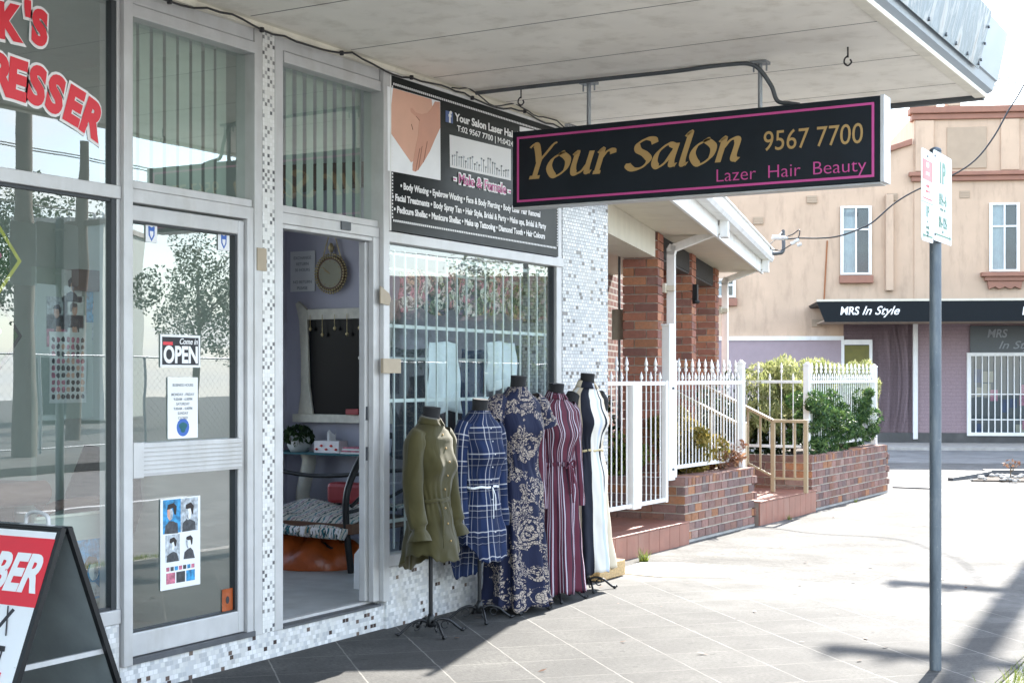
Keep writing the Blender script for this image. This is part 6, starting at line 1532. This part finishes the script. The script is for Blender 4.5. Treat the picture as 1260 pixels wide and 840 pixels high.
# ------------------------------------------------------------------ poles and wires
def power_pole(loc, h, arms, label, lean=0.0, r=.15):
    T_ = thing('power_pole', label, 'power pole', loc, 0, 'timber power poles')
    x, y, z = loc; MB().tube([(x, y, z - .2), (x + lean * .5, y, h * .5), (x + lean, y, h)], [r, r * .85, r * .7], 14).build('pole', 'timber_pole', T_)
    for zz, a, b in arms:
        MB().box(x + lean * zz / h - a, x + lean * zz / h + b, y - .06, y + .06, zz, zz + .12).build('cross_arm', 'timber_pole', T_)
        i_ = MB()
        for q in (-a + .1, -a * .5, b * .5, b - .1): i_.lathe([(.03, 0), (.05, .04), (.03, .1), (.045, .13), (.02, .17)], (x + lean * zz / h + q, y, zz + .12), 8)
        i_.build('insulator', 'ceramic_grey', T_)
    return T_
PP = Vector((2.2, 20.0, 0))
power_pole(tuple(PP), 11.5, ((7.1, .95, .9), (9.2, .8, .6), (10.6, 1.1, 1.1)), 'tall timber power pole on the footpath past the right edge of the view', 0, .16)
# house service cable, from the eave bracket to that pole
q0 = HW @ Vector((.8, 5.36, 3.45)); q1 = PP + Vector((-.1, 0, 7.75))
cpts = []
for px, py in ((957, 294), (983, 293), (1008, 293), (1030, 291), (1052, 284), (1073, 274), (1101, 250), (1130, 233), (1173, 215), (1201, 196), (1223, 168), (1241, 136), (1258, 108), (1290, 40)):
    f_ = (px - 938) / (1338 - 938); z_ = 18.4 + f_ * .4; cpts.append(atD(px, py, z_))
T_ = thing('service_cable', 'black service cable sagging from the brick house eave up to the power pole', 'cable', tuple(q0))
MB().tube(crom([q0] + cpts + [q1]), .011, 6, cap=False).build('wire', 'cable', T_)
ins = MB(); a_ = atD(950, 292, 18.4); b_ = atD(965, 293, 18.4)
ins.cyl(a_, b_, .03, 10); ins.lathe([(.02, -.02), (.05, -.01), (.05, .01), (.02, .02)], (b_.x, b_.y, b_.z), 10)
for px, py in ((973, 300), (978, 297), (981, 302)): p = atD(px, py, 18.4); ins.cyl(p, p + Vector((.05, .02, .02)), .022, 8)
ins.build('connector', 'ceramic_grey', T_)
lp = MB(); lp.tube(crom([q0 + Vector((0, 0, -.03)), atD(946, 303, 18.4), atD(960, 308, 18.4), atD(972, 302, 18.4), atD(980, 298, 18.4)]), .007, 6)
lp.tube(crom([atD(968, 291, 18.4), atD(976, 288, 18.4), atD(983, 283, 18.4), atD(984, 287, 18.4), atD(981, 297, 18.4)]), .007, 6).build('loop', 'cable', T_)
def wire(a, b, sag, label, r=.009):
    a, b = Vector(a), Vector(b)
    tag(MB().tube([a.lerp(b, i / 16) - Vector((0, 0, sag * 4 * (i / 16) * (1 - i / 16))) for i in range(17)], r, 5, cap=False).build('overhead_wire', 'cable'), label, 'wire', 'overhead wires')
wire(atD(1060, 136, 36), atD(1420, 100, 42), -.5, 'thin overhead wire crossing the sky just below the canopy corner', .024)
wire(atD(1085, 118, 45), atD(1460, 60, 30), .2, 'upper overhead wire in the sky right of the canopy', .018)

# ------------------------------------------------------------------ over the road: what the shop glass reflects
def mir(px, py, z):
    p = atD(px, py, z); return Vector((-p.x, p.y, p.z))
p = mir(92, 450, 38); power_pole((p.x, p.y, 0), mir(84, 175, 38).z, ((5.6, .9, .9),), 'leaning timber pole across the road, reflected in the hairdresser window', -.4, .2)
p = mir(33, 450, 27); power_pole((p.x, p.y, 0), 8.5, ((7.4, 1.0, 1.0),), 'thick timber pole across the road, reflected at the left edge of the glass', 0, .22)
def tree(base, h, rad, n, m, label, seed, cl=22, tr=.12, size=.16):
    T_ = thing('street_tree', label, 'tree', base); rr = random.Random(seed)
    tk = MB(); b = Vector(base)
    tk.tube(crom([b, b + Vector((.05, 0, h * .25)), b + Vector((-.03, .05, h * .5)), b + Vector((.02, 0, h * .8))], 4), [tr * (1 - .055 * i) for i in range(13)], 10)
    for i in range(7):
        a = rr.uniform(0, 6.28); z = h * rr.uniform(.35, .65)
        tk.tube([b + Vector((0, 0, z)), b + Vector((math.cos(a) * rad * .4, math.sin(a) * rad * .4, z + h * .12)), b + Vector((math.cos(a) * rad * .8, math.sin(a) * rad * .8, z + h * .18))], [tr * .4, tr * .25, tr * .08], 6)
    tk.build('trunk', 'bark', T_)
    lf = MB(); leaf_cloud(lf, (b.x, b.y, b.z + h * .66), rad, n, size, 0, (1, 1, h * .36 / rad), 0, .6, (0, 1), 1.7, clumps(cl, seed + 1, .22, .42), rr); lf.build('crown', m, T_, fixn=False)
p = mir(245, 467, 48); tree((p.x, p.y, 0), 6.4, 2.2, 9000, 'leaf_tree', 'bushy green tree across the road, reflected in the hairdresser door', 31, 30, size=.1)
p = mir(30, 467, 60); tree((p.x, p.y, 0), 10.0, 3.6, 8000, 'leaf_tree', 'tall green tree far across the road, reflected at the left of the window', 41, 30, size=.17)
p = mir(650, 467, 30); tree((p.x, p.y, 0), 5.2, 1.7, 5000, 'leaf_lime', 'lime green tree across the road, reflected in the barred salon window', 51, size=.07)
p = mir(560, 467, 34); tree((p.x, p.y, 0), 4.2, 1.6, 4000, 'leaf_tree', 'small dark tree across the road, reflected in the salon window', 61, size=.09)
a, b = mir(20, 467, 52), mir(128, 467, 52)
OB = thing('road_building', 'low grey flat roofed building across the road, reflected in the shop glass', 'building', (a.x, a.y, 0))
hz = mir(70, 275, 52).z
dd = (b - a); dd.z = 0; dd.normalize(); nn_ = Vector((dd.y, -dd.x, 0))
M_ = Matrix(((dd.x, nn_.x, 0, a.x), (dd.y, nn_.y, 0, a.y), (0, 0, 1, 0), (0, 0, 0, 1)))
Lb = (b - a).length
MB(M_).box(0, Lb, 0, 6, 0, hz).build('wall', 'wall_pale', OB); MB(M_).box(-.1, Lb + .1, -.1, 6.1, hz, hz + .2).build('parapet', 'kerb_concrete', OB)
MB(M_).box(.8, 2.0, -.03, -.001, .2, 2.3).box(2.6, Lb - .6, -.03, -.001, 1.0, 2.3).build('windows', 'dark_cloth', OB)
FN = thing('wire_fence', 'chain wire fence with steel posts across the road, reflected in the door', 'fence', (17.5, 30, 0))
fp = MB()
for y in range(14, 50, 3): fp.cyl((17.5, y, 0), (17.5, y, 2.0), .03, 8)
fp.build('posts', 'grey_steel', FN); MB().cyl((17.5, 14, 2.0), (17.5, 47, 2.0), .022, 8).cyl((17.5, 14, .1), (17.5, 47, .1), .015, 8).build('rails', 'grey_steel', FN)
wm = MB()
for i in range(200):
    y = 14 + i * .165
    wm.bar((17.5, y, .1), (17.5, min(47, y + 1.9), 2.0), .003, .003, 0, (1, 0, 0)); wm.bar((17.5, y + .0, 2.0), (17.5, min(47, y + 1.9), .1), .003, .003, 0, (1, 0, 0))
wm.build('mesh', 'grey_steel', FN)
a, b = mir(440, 467, 62), mir(720, 467, 62)
OH = thing('added_terrace', 'long grey terrace added across the road to cover the bright horizon reflected in the salon window', 'building', (a.x, a.y, 0))  # added terrace screens the low bright sky from the salon window reflection
hz = mir(560, 395, 62).z; dd = (b - a); dd.z = 0; Lb = dd.length; dd.normalize(); nn_ = Vector((dd.y, -dd.x, 0))
M_ = Matrix(((dd.x, nn_.x, 0, a.x), (dd.y, nn_.y, 0, a.y), (0, 0, 1, 0), (0, 0, 0, 1)))
MB(M_).box(0, Lb, 0, 7, 0, hz).build('wall', 'board_grey', OH); MB(M_).prism([(-.5, hz), (3.5, hz + 2.2), (7.5, hz)], 'yz', -.3, Lb + .3).build('roof', 'slate_roof', OH)
wn_ = MB(M_)
k = .8
while k < Lb - 1.5: wn_.box(k, k + 1.0, -.04, -.001, .9, 2.2); wn_.box(k, k + 1.0, 7.001, 7.04, .9, 2.2); k += 2.3
wn_.build('windows', 'dark_cloth', OH)
for i, zz in enumerate((6.4, 6.9, 7.3, 8.2, 8.4)):
    wire((24 + i * .6, 5, zz), (25 + i * .6, 60, zz + .3), .5, ('lowest', 'second', 'third', 'fourth', 'topmost')[i] + ' of five wires along the far kerb, reflected in the shop glass', .02)

ll = MB(); rr = random.Random(123)
for i in range(140):
    x = rr.uniform(.2, 3.4); y = rr.uniform(5.5, 20); a = rr.uniform(0, 6.28); l = rr.uniform(.012, .035); c = rr.random()
    u_ = Vector((math.cos(a), math.sin(a), rr.uniform(-.1, .3))) * l; v_ = Vector((-math.sin(a), math.cos(a), .1)) * l * .4; p = Vector((x, y, .012))
    ll.add([p - u_, p - v_, p + u_, p + v_], [(0, 1, 2, 3)], 0, None, (c, c, c))
tag(ll.build('leaf_litter', 'leaf_rose', fixn=False), 'scattered dry leaf scraps on the footpath', 'leaf litter', None, 'stuff')
